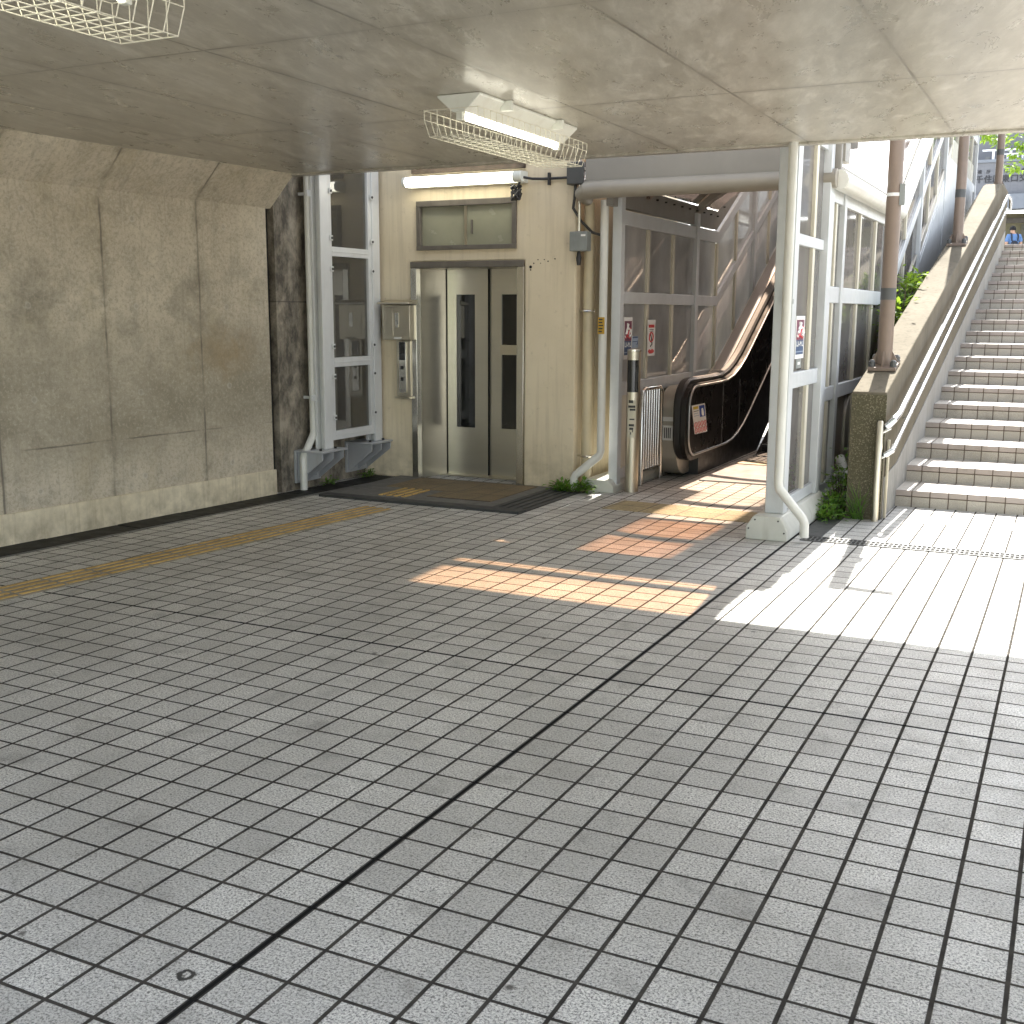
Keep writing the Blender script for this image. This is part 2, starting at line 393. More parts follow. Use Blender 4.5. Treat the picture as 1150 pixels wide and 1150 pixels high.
M_lbody = m_simple('white_lamp_enamel', (.74, .75, .68), .35, 0, .05, 6., ((.5, .47, .36), .3))
M_wire = m_simple('ivory_coated_wire', (.70, .67, .55), .4, 0, .06)
M_tac = m_tactile('mustard_guide_block', (.60, .39, .12), False)
M_tacd = m_tactile('brown_dotted_block', (.20, .145, .075), True)
M_tacs = m_tactile('worn_yellow_dotted_block', (.40, .33, .18), True)
M_plate = m_simple('dark_slate_edging', (.038, .040, .039), .6, 0, .18, 6., ((.03, .03, .028), .5), .2)
M_darkt = m_simple('dark_grey_lift_tile', (.12, .115, .105), .55, 0, .2, 7., ((.06, .055, .05), .5), .15)
M_gutc = m_simple('damp_black_gutter_stone', (.018, .018, .016), .6, 0, .35, 4., ((.05, .047, .04), .35), .3, .2)
M_grate = m_simple('weathered_grate', (.13, .13, .125), .5, .4, .15)
M_leafd = m_leaf('shrub_leaf', (.028, .070, .013), (.10, .20, .025))
M_leafb = m_leaf('bright_leaf', (.11, .21, .025), (.23, .36, .045))
M_leafw = m_leaf('weed_leaf', (.05, .13, .02), (.14, .30, .05))
M_bark = m_simple('bark', (.10, .075, .05), .9, 0, .35, 12., None, .5)
M_bw = m_plaster('grey_rendered_facade', (.175, .18, .195), (.21, .215, .23), (.12, .12, .13), .35)
M_bband = m_simple('pale_blue_grey_fascia', (.20, .22, .25), .5, 0, .06, 2., ((.15, .16, .18), .3))
M_bbeige = m_plaster('beige_entrance_wall', (.20, .18, .11), (.25, .225, .14), (.13, .115, .075), .3)
M_letter = m_simple('dark_metal_letter', (.035, .035, .04), .5, 0, .1)
M_wpaint = m_simple('white_gloss_paint', (.78, .80, .82), .35, 0, .04)
M_paper = m_simple('white_sign_film', (.76, .75, .72), .45, 0, .05, 20.)
M_navy = m_simple('navy_print', (.035, .075, .16), .4, 0, .12, 20.)
M_red = m_simple('red_print', (.55, .035, .04), .4, 0, .1, 20.)
M_plum = m_simple('plum_print', (.16, .035, .075), .4, 0, .3, 14.)
M_blue = m_simple('blue_print', (.02, .06, .30), .4, 0, .1, 20.)
M_yel = m_simple('yellow_print', (.62, .46, .04), .4, 0, .1, 20.)
M_ochre = m_simple('ochre_label_print', (.50, .30, .03), .45, 0, .12, 20.)
M_ink = m_simple('black_print', (.03, .03, .03), .45, 0, .1, 20.)
M_skyb = m_simple('pale_blue_print', (.30, .38, .50), .4, 0, .1, 20.)
M_green = m_simple('green_sign_print', (.02, .18, .09), .4, 0, .1, 20.)
M_skin = m_simple('skin', (.50, .30, .21), .55, 0, .06, 20.)
M_hair = m_simple('black_hair', (.006, .005, .005), .8, 0, .3, 60.)
M_shirt = m_simple('blue_shirt_cloth', (.11, .21, .42), .8, 0, .1, 20.)
M_vest = m_simple('navy_vest_cloth', (.018, .022, .035), .75, 0, .2, 20.)
M_trou = m_simple('navy_trouser_cloth', (.02, .025, .045), .8, 0, .15, 20.)
M_house = m_plaster('pale_house_siding', (.50, .49, .46), (.58, .57, .54), (.36, .34, .31), .3)
M_roof = m_simple('grey_roof_tile', (.12, .12, .125), .6, 0, .15, 8.)
M_hglass = m_simple('house_window_glass', (.05, .06, .07), .06, 0, .2, 2., None, 0, .7)
def m_agg():
    g = G('exposed_aggregate_face'); p = g.pos(); x, y, z = g.sep(p)
    v = g.vor(p, 75.); k = g.vor(p, 75., 'Color')
    c = g.mix(g.mr(v, .1, .55), g.mix(g.mr(g.noise(p, 120., 2), .4, .6), (.10, .088, .05), (.30, .265, .18)), (.075, .066, .036))
    c = g.mix(g.mr(g.noise(p, 4., 5, .65), .42, .68, 0, .6), c, (.065, .062, .028))
    g.bump(g.math('SUBTRACT', 1., v), .6, .006)
    return g.fin(c, .85)
M_agg = m_agg()

# ------------------------------------------------------------------ ground
mb = MB(); mb.box(-120, 120, -120, 18.93, -.4, 0)
struct(mb.build('pavement', M_floor))
mb = MB(); mb.box(-60, 60, 18.93, 160, -.4, 2.655)
struct(mb.build('upper_plaza', M_floor))

# ------------------------------------------------------------------ left wall (own axes)
WR = -4.51*PI/180
wall = thing('underpass_wall', 'long stained concrete wall with form seams and pale skirting along the left side', 'wall', (-4.373, 5.9, 0), rz=WR)
def hole_free(): pass
MB().box(-.5, 0, -15, -.02, 0, 2.37).build('wall_face', M_conc, wall)
MB().box(.0, .016, -15, .001, 0, .215).build('skirting', M_skirt, wall, .004)
MB().prism([(-.5, 2.37), (0, 2.37), (.275, 2.64), (-.5, 2.64)], 'y', -15, .04).build('haunch', M_conc, wall)
# black joint and the stained return wall
s_w = MB().box(-5.2, -4.375, 5.985, 7.2685, 0, 4.2).build('return_wall', M_stain)
tag(s_w, 'dark water stained concrete wall behind the white downpipe left of the lift', 'wall')
tag(MB().box(-5.0, -4.44, 5.90, 5.984, 0, 2.63).build('joint_filler', M_void), 'black vertical expansion joint between the seamed wall and the stained wall', 'joint')
gl = thing('gutter_cover', 'damp black gutter covers running along the foot of the left wall', 'gutter', (-4.373, 5.9, 0), rz=WR)
mb = MB()
y = -14.9
while y < .1:
    mb.box(.02, .27, y, y+.592, -.02, .007 + random.uniform(-.0015, .0015)); y += .6
mb.build('cover_stones', M_gutc, gl, .004)
MB().box(.272, .30, -14.9, .9, -.02, .004).build('edge_strip', M_darkt, gl)
mb = MB()
for i in range(2): mb.box(.03, .26, .15+i*.6, .15+i*.6+.592, -.02, .008)
mb.build('end_covers', M_gutc, gl, .004)

# ------------------------------------------------------------------ slab + far right wall
slab = thing('overpass_slab', 'smooth grey concrete soffit of the road bridge with panel seams overhead', 'ceiling', (-.5, 2.5, 2.63))
MB().box(-5.2, 4.3, -.85, 5.95, 2.63, 3.30).build('soffit', M_ceil, slab)
MB().box(-5.2, 4.3, 5.90, 5.985, 2.615, 2.70).build('drip_edge', M_ceil, slab, .006)
for yy, lb in ((-.4, 'round concrete column under the bridge corner behind the camera'), (4.6, 'round concrete column under the bridge edge right of the stairs')):
    tag(MB().cyl((3.95, yy, 0), (3.95, yy, 2.63), .26, 32).build('bridge_column', M_skirt, smooth=True), lb, 'column')

# ------------------------------------------------------------------ lift tower
def wall_open(mb, u0, u1, z0, z1, ops, y0, y1):
    us = sorted({u0, u1, *[o[0] for o in ops], *[o[1] for o in ops]}); zs = sorted({z0, z1, *[o[2] for o in ops], *[o[3] for o in ops]})
    def hole(i, k):
        if i < 0 or k < 0 or i >= len(us)-1 or k >= len(zs)-1: return True
        a, b = (us[i]+us[i+1])/2, (zs[k]+zs[k+1])/2
        return any(o[0] < a < o[1] and o[2] < b < o[3] for o in ops)
    for i in range(len(us)-1):
        for k in range(len(zs)-1):
            if hole(i, k): continue
            a, b, c, d = us[i], us[i+1], zs[k], zs[k+1]
            mb.quad((a,y0,c),(b,y0,c),(b,y0,d),(a,y0,d)); mb.quad((a,y1,c),(a,y1,d),(b,y1,d),(b,y1,c))
            if hole(i-1,k): mb.quad((a,y0,c),(a,y0,d),(a,y1,d),(a,y1,c))
            if hole(i+1,k): mb.quad((b,y0,c),(b,y1,c),(b,y1,d),(b,y0,d))
            if hole(i,k-1): mb.quad((a,y0,c),(a,y1,c),(b,y1,c),(b,y0,c))
            if hole(i,k+1): mb.quad((a,y0,d),(b,y0,d),(b,y1,d),(a,y1,d))
    bmesh.ops.remove_doubles(mb.bm, verts=mb.bm.verts, dist=1e-5)
tower = thing('lift_tower', 'cream rendered lift tower with stainless sliding doors and a vent window above', 'lift', (-3.3, 7.27, 0))
mb = MB()
wall_open(mb, -4.42, -2.205, 0, 8.5, [(-3.825, -2.69, 0, 1.985), (-3.745, -2.785, 2.10, 2.50)], 7.27, 7.72)
mb.build('front_wall', M_tower, tower, .012)
mb = MB(); mb.box(-2.62, -2.205, 7.721, 8.0, 0, 8.5); mb.box(-2.62, -2.205, 8.001, 9.75, 0, 8.5); mb.box(-4.36, -3.95, 7.721, 9.75, 0, 8.5); mb.box(-4.36, -2.205, 9.751, 9.95, 0, 8.5); mb.box(-4.36, -2.205, 7.27, 9.95, 8.501, 8.7)
mb.build('side_walls', M_tower, tower)
MB().box(-3.835, -3.775, 7.252, 7.33, 0, 1.93).build('door_jamb', M_steel, tower, .003); MB().box(-2.755, -2.688, 7.252, 7.33, 0, 1.93).build('door_jamb', M_steel, tower, .003)
MB().box(-3.835, -2.688, 7.248, 7.34, 1.931, 1.985).build('door_header', M_dframe, tower, .003)
mb = MB(); mb.poly([(-3.774,7.331,0),(-3.69,7.66,0),(-3.69,7.66,1.93),(-3.774,7.331,1.93),(-3.80,7.331,0),(-3.80,7.66,0),(-3.80,7.66,1.93),(-3.80,7.331,1.93)], [(0,1,2,3),(4,7,6,5),(0,4,5,1),(3,2,6,7),(0,3,7,4),(1,5,6,2)])
mb.build('return_panel', M_steelv, tower)
MB().box(-2.755, -2.70, 7.331, 7.71, 0, 1.93).build('return_panel', M_steelv, tower)
MB().box(-3.6895, -3.683, 7.655, 7.6595, .012, 1.93).build('seam', M_void, tower)
MB().box(-3.2525, -3.2485, 7.662, 7.687, .012, 1.93).build('seam', M_void, tower)
MB().box(-3.80, -2.70, 7.331, 7.72, 1.931, 1.97).build('soffit_panel', M_steelv, tower)
MB().box(-3.77, -2.72, 7.56, 7.74, .001, .012).build('door_sill', M_oldst, tower)
def lift_door(x0, x1, y, wx0, wx1, sticker):
    mb = MB(); wall_open(mb, x0, x1, .012, 1.93, [(wx0, wx1, .46, 1.70)], y, y+.028)
    d = mb.build('door', M_steelv, tower)
    MB().box(wx0, wx1, y+.012, y+.016, .46, 1.70).build('pane', M_dglass, d)
    if sticker:
        MB().box(wx0-.012, wx1+.01, y-.002, y-.0005, 1.15, 1.24).build('notice', M_oldst, d)
lift_door(-3.69, -3.252, 7.66, -3.585, -3.388, False)
lift_door(-3.249, -2.72, 7.69, -3.126, -2.93, True)
MB().box(-3.85, -2.65, 7.735, 9.7, .0, 2.0).build('shaft_cavity', M_void, tower)
wf = thing('vent_window', 'small two pane frosted vent window in dark frame above the lift doors', 'window', (-3.265, 7.27, 2.1))
mb = MB()
mb.box(-3.765, -2.765, 7.245, 7.31, 2.465, 2.515); mb.box(-3.765, -2.765, 7.245, 7.31, 2.085, 2.125)
mb.box(-3.765, -3.725, 7.247, 7.31, 2.1251, 2.4649); mb.box(-2.805, -2.765, 7.247, 7.31, 2.1251, 2.4649)
mb.build('frame', M_dframe, wf, .003)
MB().box(-3.725, -3.27, 7.290, 7.296, 2.125, 2.465).build('pane', M_frosted, wf)
MB().box(-3.27, -2.805, 7.276, 7.282, 2.125, 2.465).build('pane', M_frosted, wf)
MB().box(-3.283, -3.258, 7.268, 7.30, 2.126, 2.464).build('mullion', M_oldst, wf)
MB().box(-3.215, -3.20, 7.262, 7.277, 2.22, 2.34).build('pull', M_dframe, wf)
# holes left by a removed sign
mb = MB()
for (px, pz, r) in ((-2.60,1.955,.006),(-2.56,1.985,.005),(-2.50,1.985,.005),(-2.535,1.955,.004),(-2.465,1.97,.006),(-2.40,1.99,.006),(-2.63,1.925,.013),(-2.63,1.90,.006)):
    MB().cyl((px, 7.266, pz), (px, 7.275, pz), r, 8).build('screw_hole', M_void, tower)

# lamp over the lift, plank, cable
lp = thing('tube_lamp', 'lit white tube lamp fixed on the cream wall above the vent window', 'lamp', (-3.23, 7.2, 2.65))
MB().cyl((-3.80, 7.15, 2.672), (-2.735, 7.15, 2.672), .043, 20).build('diffuser', M_tube, lp, smooth=True)
mb = MB(); mb.cyl((-3.83, 7.15, 2.672), (-3.80, 7.15, 2.672), .045); mb.cyl((-2.735, 7.15, 2.672), (-2.655, 7.15, 2.672), .046); mb.box(-3.815, -2.66, 7.195, 7.268, 2.625, 2.72)  # rear box is an added backplate keeping tube light off the wall
mb.build('caps_and_added_backplate', M_lbody, lp, .003)
tag(MB().box(-3.80, -2.68, 7.225, 7.268, 2.752, 2.80).build('timber_batten', M_wood, None, .003), 'dark stained timber batten on the wall above the tube lamp', 'batten')
cb = MB()
cb.tube([(-2.66,7.17,2.665),(-2.60,7.22,2.655),(-2.50,7.245,2.652),(-2.26,7.245,2.652)], .011, 8)
for i in range(26):
    a = i*2.1; cb.tube([(-2.73+.035*math.cos(a)+random.uniform(-.02,.02), 7.19+random.uniform(-.03,.03), 2.545+.06*math.sin(a*1.3)), (-2.73+.05*math.cos(a+1.2), 7.19+random.uniform(-.03,.03), 2.545+.065*math.sin(a*1.3+1))], .0085, 6)
cb.tube([(-2.70,7.19,2.60),(-2.70,7.18,2.64)], .01, 6)
cb.box(-2.46, -2.44, 7.232, 7.262, 2.60, 2.70)
tag(cb.build('cable_run', M_rub), 'black cable with a tangled bundle hanging from the end of the tube lamp', 'cable')
jb = thing('junction_box', 'dark grey junction box with grey cable at the top corner of the lift tower', 'electric box', (-2.17, 7.2, 2.68))
MB().box(-2.255, -2.10, 7.16, 7.262, 2.585, 2.765).build('box', M_darkg, jb, .008)
MB().box(-2.0999, -2.097, 7.18, 7.24, 2.70, 2.72).build('label_plate', M_paper, jb)
MB().cyl((-2.16, 7.21, 2.765), (-2.16, 7.21, 2.95), .022).build('conduit', M_steel, jb, smooth=True)
MB().tube([(-2.19,7.2,2.585),(-2.195,7.2,2.48),(-2.215,7.22,2.40),(-2.16,7.25,2.30),(-2.06,7.27,2.20),(-1.96,7.28,2.17)], .012, 8).build('cable', M_rub, jb, smooth=True)
MB().cyl((-2.158, 7.215, 2.584), (-2.158, 7.215, 2.21), .013).build('riser_conduit', M_steel, jb, smooth=True)
jb2 = thing('switch_box', 'mid grey switch box with short hanging plug halfway up the tower corner', 'electric box', (-2.14, 7.22, 2.05))
MB().box(-2.225, -2.065, 7.17, 7.262, 2.045, 2.205).build('box', M_midg, jb2, .006)
MB().box(-2.12, -2.08, 7.1675, 7.1697, 2.165, 2.18).build('label_plate', M_paper, jb2)
MB().tube([(-2.15,7.2,2.045),(-2.15,7.2,1.99),(-2.15,7.2,1.93)], [.012,.024,.016], 10).build('plug', M_rub, jb2, smooth=True)

# key box + call panel
kb = thing('key_box', 'small hooded stainless box on the wall left of the lift doors', 'box', (-3.95, 7.25, 1.28))
mb = MB(); mb.box(-4.085, -3.79, 7.155, 7.268, 1.285, 1.60)
mb.build('case', M_oldst, kb, .004)
MB().box(-4.045, -3.965, 7.150, 7.1555, 1.32, 1.575).build('door', M_oldst, kb, .003)
MB().box(-3.945, -3.905, 7.151, 7.1555, 1.40, 1.53).build('label_plate', M_steel, kb)
MB().box(-3.955, -3.88, 7.149, 7.1555, 1.293, 1.312).build('latch', M_paper, kb)
mb = MB(); mb.prism([(7.10, 1.607), (7.268, 1.607), (7.268, 1.65), (7.11, 1.622)], 'x', -4.11, -3.77)
mb.build('hood', M_oldst, kb, .003)
cp = thing('call_panel', 'slim lift call panel with black display and two dark buttons', 'control panel', (-3.9, 7.25, .77))
mb = MB(); mb.box(-3.985, -3.835, 7.235, 7.268, .765, 1.28); mb.build('back_plate', M_oldst, cp, .003)
MB().box(-3.955, -3.875, 7.222, 7.2345, .80, 1.27).build('face_plate', M_steel, cp, .003)
MB().box(-3.945, -3.885, 7.218, 7.2215, 1.10, 1.265).build('display', M_dglass, cp)
for bz in (1.03, .925): MB().box(-3.93, -3.90, 7.214, 7.2215, bz-.016, bz+.016).build('button', M_blk, cp, .002)
MB().box(-3.99, -3.83, 7.205, 7.268, .745, .7645).build('bottom_lip', M_oldst, cp, .003)

# lift platform
lf = thing('lift_platform', 'dark slate edged threshold with brown dotted tiles in front of the lift', 'platform', (-3.05, 6.6, 0))
MB().box(-3.98, -2.10, 5.965, 6.10, -.02, .020).build('front_edging', M_plate, lf, .004)
mb = MB()
for i in range(5): mb.box(-2.40+i*.062, -2.40+i*.062+.052, 6.103, 7.22, -.02, .018-.003*i)
mb.build('side_ramp', M_plate, lf, .003)
MB().box(-3.98, -2.405, 6.103, 7.265, -.02, .016).build('tile_bed', M_darkt, lf)
for (a, b, c, d) in ((-3.72, -2.52, 6.62, 7.22), (-3.12, -2.52, 6.30, 6.616)):
    MB().box(a, b, c, d, .01, .0205).build('dotted_tiles', M_tacd, lf)
mb = MB()
for i in range(4): mb.box(-3.52+i*.075, -3.485+i*.075, 6.18, 6.60, .012, .0235)
mb.build('guide_bars', M_tac, lf, .003)

# guide strip
gs = thing('guide_strip', 'mustard yellow tactile guide strip crossing the floor beside the left wall', 'tactile paving', (-3.215, 5.72, 0), rz=-5.4*PI/180)
MB().box(-.15, .15, -9.0, 0, -.01, .003).build('blocks', M_tac and m_simple('worn_guide_base', (.27, .25, .205), .65, 0, .3, 5., ((.13, .11, .07), .6)), gs)
mb = MB()
y = -8.99
while y < -.05:
    for k in range(4): mb.box(-.125+k*.072, -.125+k*.072+.027, y+.012, y+.288, 0, .0075)
    y += .3
mb.build('raised_bars', M_tac, gs, .002)

# ------------------------------------------------------------------ left wind screen
ws = thing('wind_screen', 'tall glazed screen in white posts on wall brackets left of the lift', 'glass screen', (-4.2, 6.7, 0))
for y0 in (6.31, 7.10):
    mb = MB(); mb.box(-4.25, -4.225, y0, y0+.12, .352, 3.3); mb.box(-4.2245, -4.1655, y0+.05, y0+.07, .352, 3.3); mb.box(-4.165, -4.14, y0, y0+.12, .352, 3.3)
    mb.build('post', M_white, ws, .004)
for (z0, z1) in ((2.01, 2.09), (1.06, 1.14), (.42, .50), (2.9, 2.98)):
    mb = MB(); mb.box(-4.205, -4.15, 6.485, 7.045, z0, z1); mb.box(-4.15, -4.146, 6.485, 7.045, z0+.034, z0+.046)
    mb.build('rail', M_white, ws, .004)
for yy in (6.432, 7.046):
    MB().box(-4.20, -4.15, yy, yy+.052, .42, 3.2).build('stile', M_white, ws, .003)
for (z0, z1) in ((.501, 1.059), (1.141, 2.009), (2.091, 2.899)):
    MB().box(-4.182, -4.176, 6.485, 7.045, z0, z1).build('pane', M_glassd, ws)
for yy in (6.455, 7.085):
    for zz in (.62, .98, 1.24, 1.9, 2.16, 2.55):
        c = MB().box(-4.139, -4.128, yy-.02, yy+.02, zz-.022, zz+.022).build('clip', M_white, ws, .003); MB().cyl((-4.129, yy, zz), (-4.12, yy, zz), .011, 8).build('bolt', M_blk, c)
for y0 in (6.16, 6.93):
    mb = MB(); mb.box(-4.374, -4.35, y0, y0+.36, .06, .35); mb.box(-4.349, -4.06, y0-.01, y0+.37, .335, .351)
    for k in range(3):
        mb.prism([(-4.349, .07), (-4.349, .334), (-4.085, .334), (-4.085, .27)], 'y', y0+.02+k*.155, y0+.034+k*.155)
    b = mb.build('bracket', M_alud, ws, .003)
    mb = MB()
    for k in range(2): mb.cyl((-4.349, y0+.10+k*.155, .12), (-4.33, y0+.10+k*.155, .12), .014, 8); mb.cyl((-4.13, y0+.06+k*.22, .351), (-4.13, y0+.06+k*.22, .368), .013, 8)
    mb.build('bolts', M_rub, b)
gb = thing('green_sign', 'small green board seen through the left wind screen glass', 'sign', (-4.37, 6.9, 1.2))
MB().box(-4.374, -4.36, 6.78, 7.0, 1.18, 1.50).build('board', M_green, gb)
mb = MB(); mb.box(-4.3595, -4.358, 6.81, 6.97, 1.46, 1.475); mb.box(-4.3595, -4.358, 6.81, 6.97, 1.205, 1.22); mb.box(-4.3595, -4.358, 6.88, 6.893, 1.25, 1.43)
mb.build('white_marks', M_paper, gb)
dp = thing('downpipe', 'slim white downpipe with a kink near its foot beside the stained wall', 'drainpipe', (-4.28, 6.17, 0))
MB().tube([(-4.28,6.33,3.2),(-4.28,6.33,.50),(-4.28,6.315,.465),(-4.28,6.185,.31),(-4.28,6.17,.275),(-4.28,6.17,0)], .032, 16).build('pipe', M_pipew, dp, smooth=True)
mb = MB()
for zz in (.80, 2.52): mb.box(-4.26, -4.235, 6.27, 6.38, zz-.025, zz+.025); mb.box(-4.372, -4.30, 6.32, 6.34, zz-.012, zz+.012)
mb.build('bracket', M_white, dp)

# ------------------------------------------------------------------ escalator shelter
YK, YK2, SL = 10.27, 15.17, .543
def po(y): return SL*(min(max(y, YK), YK2)-YK)
shel = thing('escalator_shelter', 'glazed aluminium shelter with tinted curved roof climbing over the escalator', 'shelter', (-.95, 10, 0))
def strip(Xa, Xb, Ya, Yb, z0, z1):
    ys = [Ya] + [k for k in (YK, YK2) if Ya < k < Yb] + [Yb]
    mb = MB()
    mb.prism([(y, po(y)+z0) for y in ys] + [(y, po(y)+z1) for y in ys[::-1]], 'x', Xa, Xb); return mb
def glazing(X, side, posts, nm, rails, panes, ncell, mpost, mrail, mbar, cap=2.52):
    # side: +1 = outer face towards +x
    for i, y in enumerate(posts):
        mb = MB(); a = po(y)
        mb.box(X-.035, X+.045, y-.045, y+.045, a+.0, a+cap) if a < .01 else mb.box(X-.035, X+.045, y-.045, y+.045, max(0, a-.3), a+cap)
        mb.build('post', mpost, shel, .004)
    for a, b in zip(posts, posts[1:]):
        n = ncell(a, b)
        ys = [a + (b-a)*k/n for k in range(n+1)]
        if a < YK < b: ys = [a, YK, *[YK + (b-YK)*k/2 for k in (1, 2)]]
        for (z0, z1) in rails:
            strip(X-.03, X+.03, a+.046, b-.046, z0, z1).build('rail', mrail, shel, .004)
        for y in ys[1:-1]:
            for (z0, z1), pm in panes:
                mb = MB(); mb.box(X-.022, X+.026, y-.028, y+.028, po(y)+z0+.002, po(y)+z1-.002); mb.build('mullion', mbar, shel, .003)
        for u, v in zip(ys, ys[1:]):
            for (z0, z1), pm in panes:
                u1, v1 = u+.03, v-.03
                MB().prism([(u1, po(u1)+z0), (v1, po(v1)+z0), (v1, po(v1)+z1), (u1, po(u1)+z1)], 'x', X-.003, X+.003).build('pane', pm, shel)
rails = [(2.27, 2.39), (1.615, 1.715), (.83, .945), (.10, .19)]
panes = [((1.716, 2.269), M_frost), ((.946, 1.614), M_frost), ((.191, .829), M_cream)]
glazing(-1.88, 1, [7.41, 9.52, 11.75, 13.9, 16.05, 18.95], 3, rails, panes, lambda a, b: 3, M_alu, M_alu, M_cream)
railsR = [(2.38, 2.50), (1.62, 1.745), (.85, .96), (.10, .19)]
panesR = [((1.746, 2.379), M_glass), ((.961, 1.619), M_glass), ((.191, .849), M_glass)]
glazing(-.12, 1, [7.22, 7.75, 10.22, 12.4, 14.6, 16.8, 18.95], 3, railsR, panesR, lambda a, b: 3 if b-a > 1.5 else 1 if b-a < .4 else 2, M_alu, M_alu, M_cream)
# first bay beside the entrance, up to the bridge soffit
MB().box(-.20, -.07, 5.99, 6.11, .165, 2.9).build('column', M_alu, shel, .006)
mb = MB(); mb.box(-.16, -.06, 7.02, 7.12, .165, 2.9); mb.build('post', M_alu, shel, .004)
for (z0, z1) in ((2.0, 2.075), (1.02, 1.13), (.17, .25), (2.72, 2.8)): MB().box(-.15, -.09, 6.112, 7.018, z0, z1).build('rail', M_alu, shel, .004)
for (z0, z1) in ((2.076, 2.719), (1.131, 1.999), (.251, 1.019)):
    MB().box(-.14, -.092, 6.66, 6.73, z0, z1).build('mullion', M_cream, shel, .003)
    MB().box(-.123, -.117, 6.112, 6.66, z0, z1).build('pane', M_glass, shel)
    MB().box(-.123, -.117, 6.73, 7.018, z0, z1).build('pane', M_glass, shel)
# plinths
pr = [(-.29, 0), (-.005, 0), (-.005, .07), (-.055, .165), (-.24, .165), (-.29, .09)]
p1 = MB().prism(pr, 'y', 5.84, 7.19).build('plinth', M_plinth, shel, .006)
mb = MB()
for q in pr[2:]: mb.cyl((q[0]*.86-.02, 5.834, q[1]*.85), (q[0]*.86-.02, 5.842, q[1]*.85), .006, 6)
mb.build('screws', M_rub, p1)
pr2 = [(-2.16, 0), (-1.83, 0), (-1.83, .06), (-1.88, .11), (-2.10, .11), (-2.16, .06)]
MB().prism(pr2, 'y', 7.27, 9.0).build('plinth', M_plinth, shel, .006)
MB().box(-2.0, -1.85, 9.0, 10.4, 0, .10).build('plinth', M_plinth, shel)
MB().box(-.21, -.05, 7.2, 10.4, 0, .10).build('plinth', M_plinth, shel)
# eaves, gutters, fascia
MB().box(-2.08, -.02, 7.15, 7.22, 2.585, 3.17).build('fascia', M_fasc, shel, .006)
MB().cyl((-2.125,7.36,.02),(-2.125,7.36,2.45), .043, 18).build('gutter_drop', M_pipec, shel, smooth=True)
MB().tube([(-2.12,7.30,2.47),(-2.10,7.15,2.505),(-2.03,7.09,2.525),(-1.9,7.08,2.525),(-.03,7.08,2.525)], [.05,.062,.07,.07,.07], 20).build('front_gutter', M_gut, shel, smooth=True)
for zz in (.30, 1.55):
    mb = MB(); mb.tube([(-2.125+.052*math.cos(t), 7.36+.052*math.sin(t), zz) for t in [k*PI/8 for k in range(17)]], .009, 6); mb.box(-2.204, -2.17, 7.35, 7.37, zz-.008, zz+.008)
    mb.build('pipe_clip', M_steel, shel)
def runs(name, X, dz, r, mat, y0=7.05, y1=20.3):
    ys = [y0, YK-.02, YK+.02, YK2-.02, YK2+.02, y1]
    MB().tube([(X, y, po(y)+dz) for y in ys], r, 16).build(name, mat, shel, smooth=True)
runs('side_gutter', -.025, 2.52, .073, M_pipew, 7.125, 19.0)
MB().box(-.10, -.005, 7.221, 7.42, 2.66, 3.17).build('fascia_return', M_fasc, shel, .004)
runs('side_gutter', -2.0, 2.56, .07, M_pipew, 7.3, 19.0)
strip(-1.93, -1.87, 7.25, 19.0, 2.41, 2.60).build('eaves_beam', M_fasc, shel, .004)
strip(-.13, -.07, 7.25, 19.0, 2.51, 2.66).build('eaves_beam', M_fasc, shel, .004)
def arc(t): return (-1.87 + 1.76*t, 2.56 + .36*math.sin(PI*t)**.8)
NA = 12
def rib(y, w=.045):
    mb = MB(); a = po(y)
    if y == 9.62: w = .06
    o = [arc(k/NA) for k in range(NA+1)]
    mb.prism([(x, z+a-.03) for x, z in o] + [(x, z+a+.04) for x, z in o[::-1]], 'y', y-w, y+w)
    mb.build('rib', M_fasc if y == 9.62 else M_brown, shel)
for y in (8.1, 9.62, 11.75, 13.9, 16.05, 18.2): rib(y)
ys = [7.25, YK, YK2, 19.0]
for ya, yb in zip(ys, ys[1:]):
    mb = MB()
    for k in range(NA):
        (x0, z0), (x1, z1) = arc(k/NA), arc((k+1)/NA)
        mb.quad((x0, ya, z0+po(ya)+.05), (x1, ya, z1+po(ya)+.05), (x1, yb, z1+po(yb)+.05), (x0, yb, z0+po(yb)+.05))
    bmesh.ops.remove_doubles(mb.bm, verts=mb.bm.verts, dist=1e-4)
    mb.build('roof_sheet', M_tint, shel, smooth=True)
for y in [7.6+.24*i for i in range(14)]:
    MB().cyl((-1.869, y, 2.545+po(y)), (-1.848, y, 2.545+po(y)), .008, 6).build('bolt', M_rub, shel)
# unseen tinted hood added above the fascia to colour and shape the sun patches
hz = lambda y: 4.02 - (y-7.2)*.60
MB().poly and None
mb = MB(); mb.quad((-2.19, 7.2, hz(7.2)), (-.26, 7.2, hz(7.2)), (-.26, 8.9, hz(8.9)), (-2.19, 8.9, hz(8.9))); mb.build('added_tint_sheet', M_addtint, shel)
mb = MB()
mb.prism([(-2.20, 3.32), (-.24, 3.35), (-.24, 3.42), (-2.20, 3.46)], 'y', 7.17, 7.21)
for x in (-2.21, -.25): mb.box(x, x+.035, 7.17, 7.22, 3.171, 4.02)
mb.box(-2.21, -.215, 7.17, 7.21, 4.021, 4.06); mb.box(-2.21, -.215, 8.88, 8.92, 2.97, 3.02)
mb.build('added_shadow_frame', M_fasc, shel)
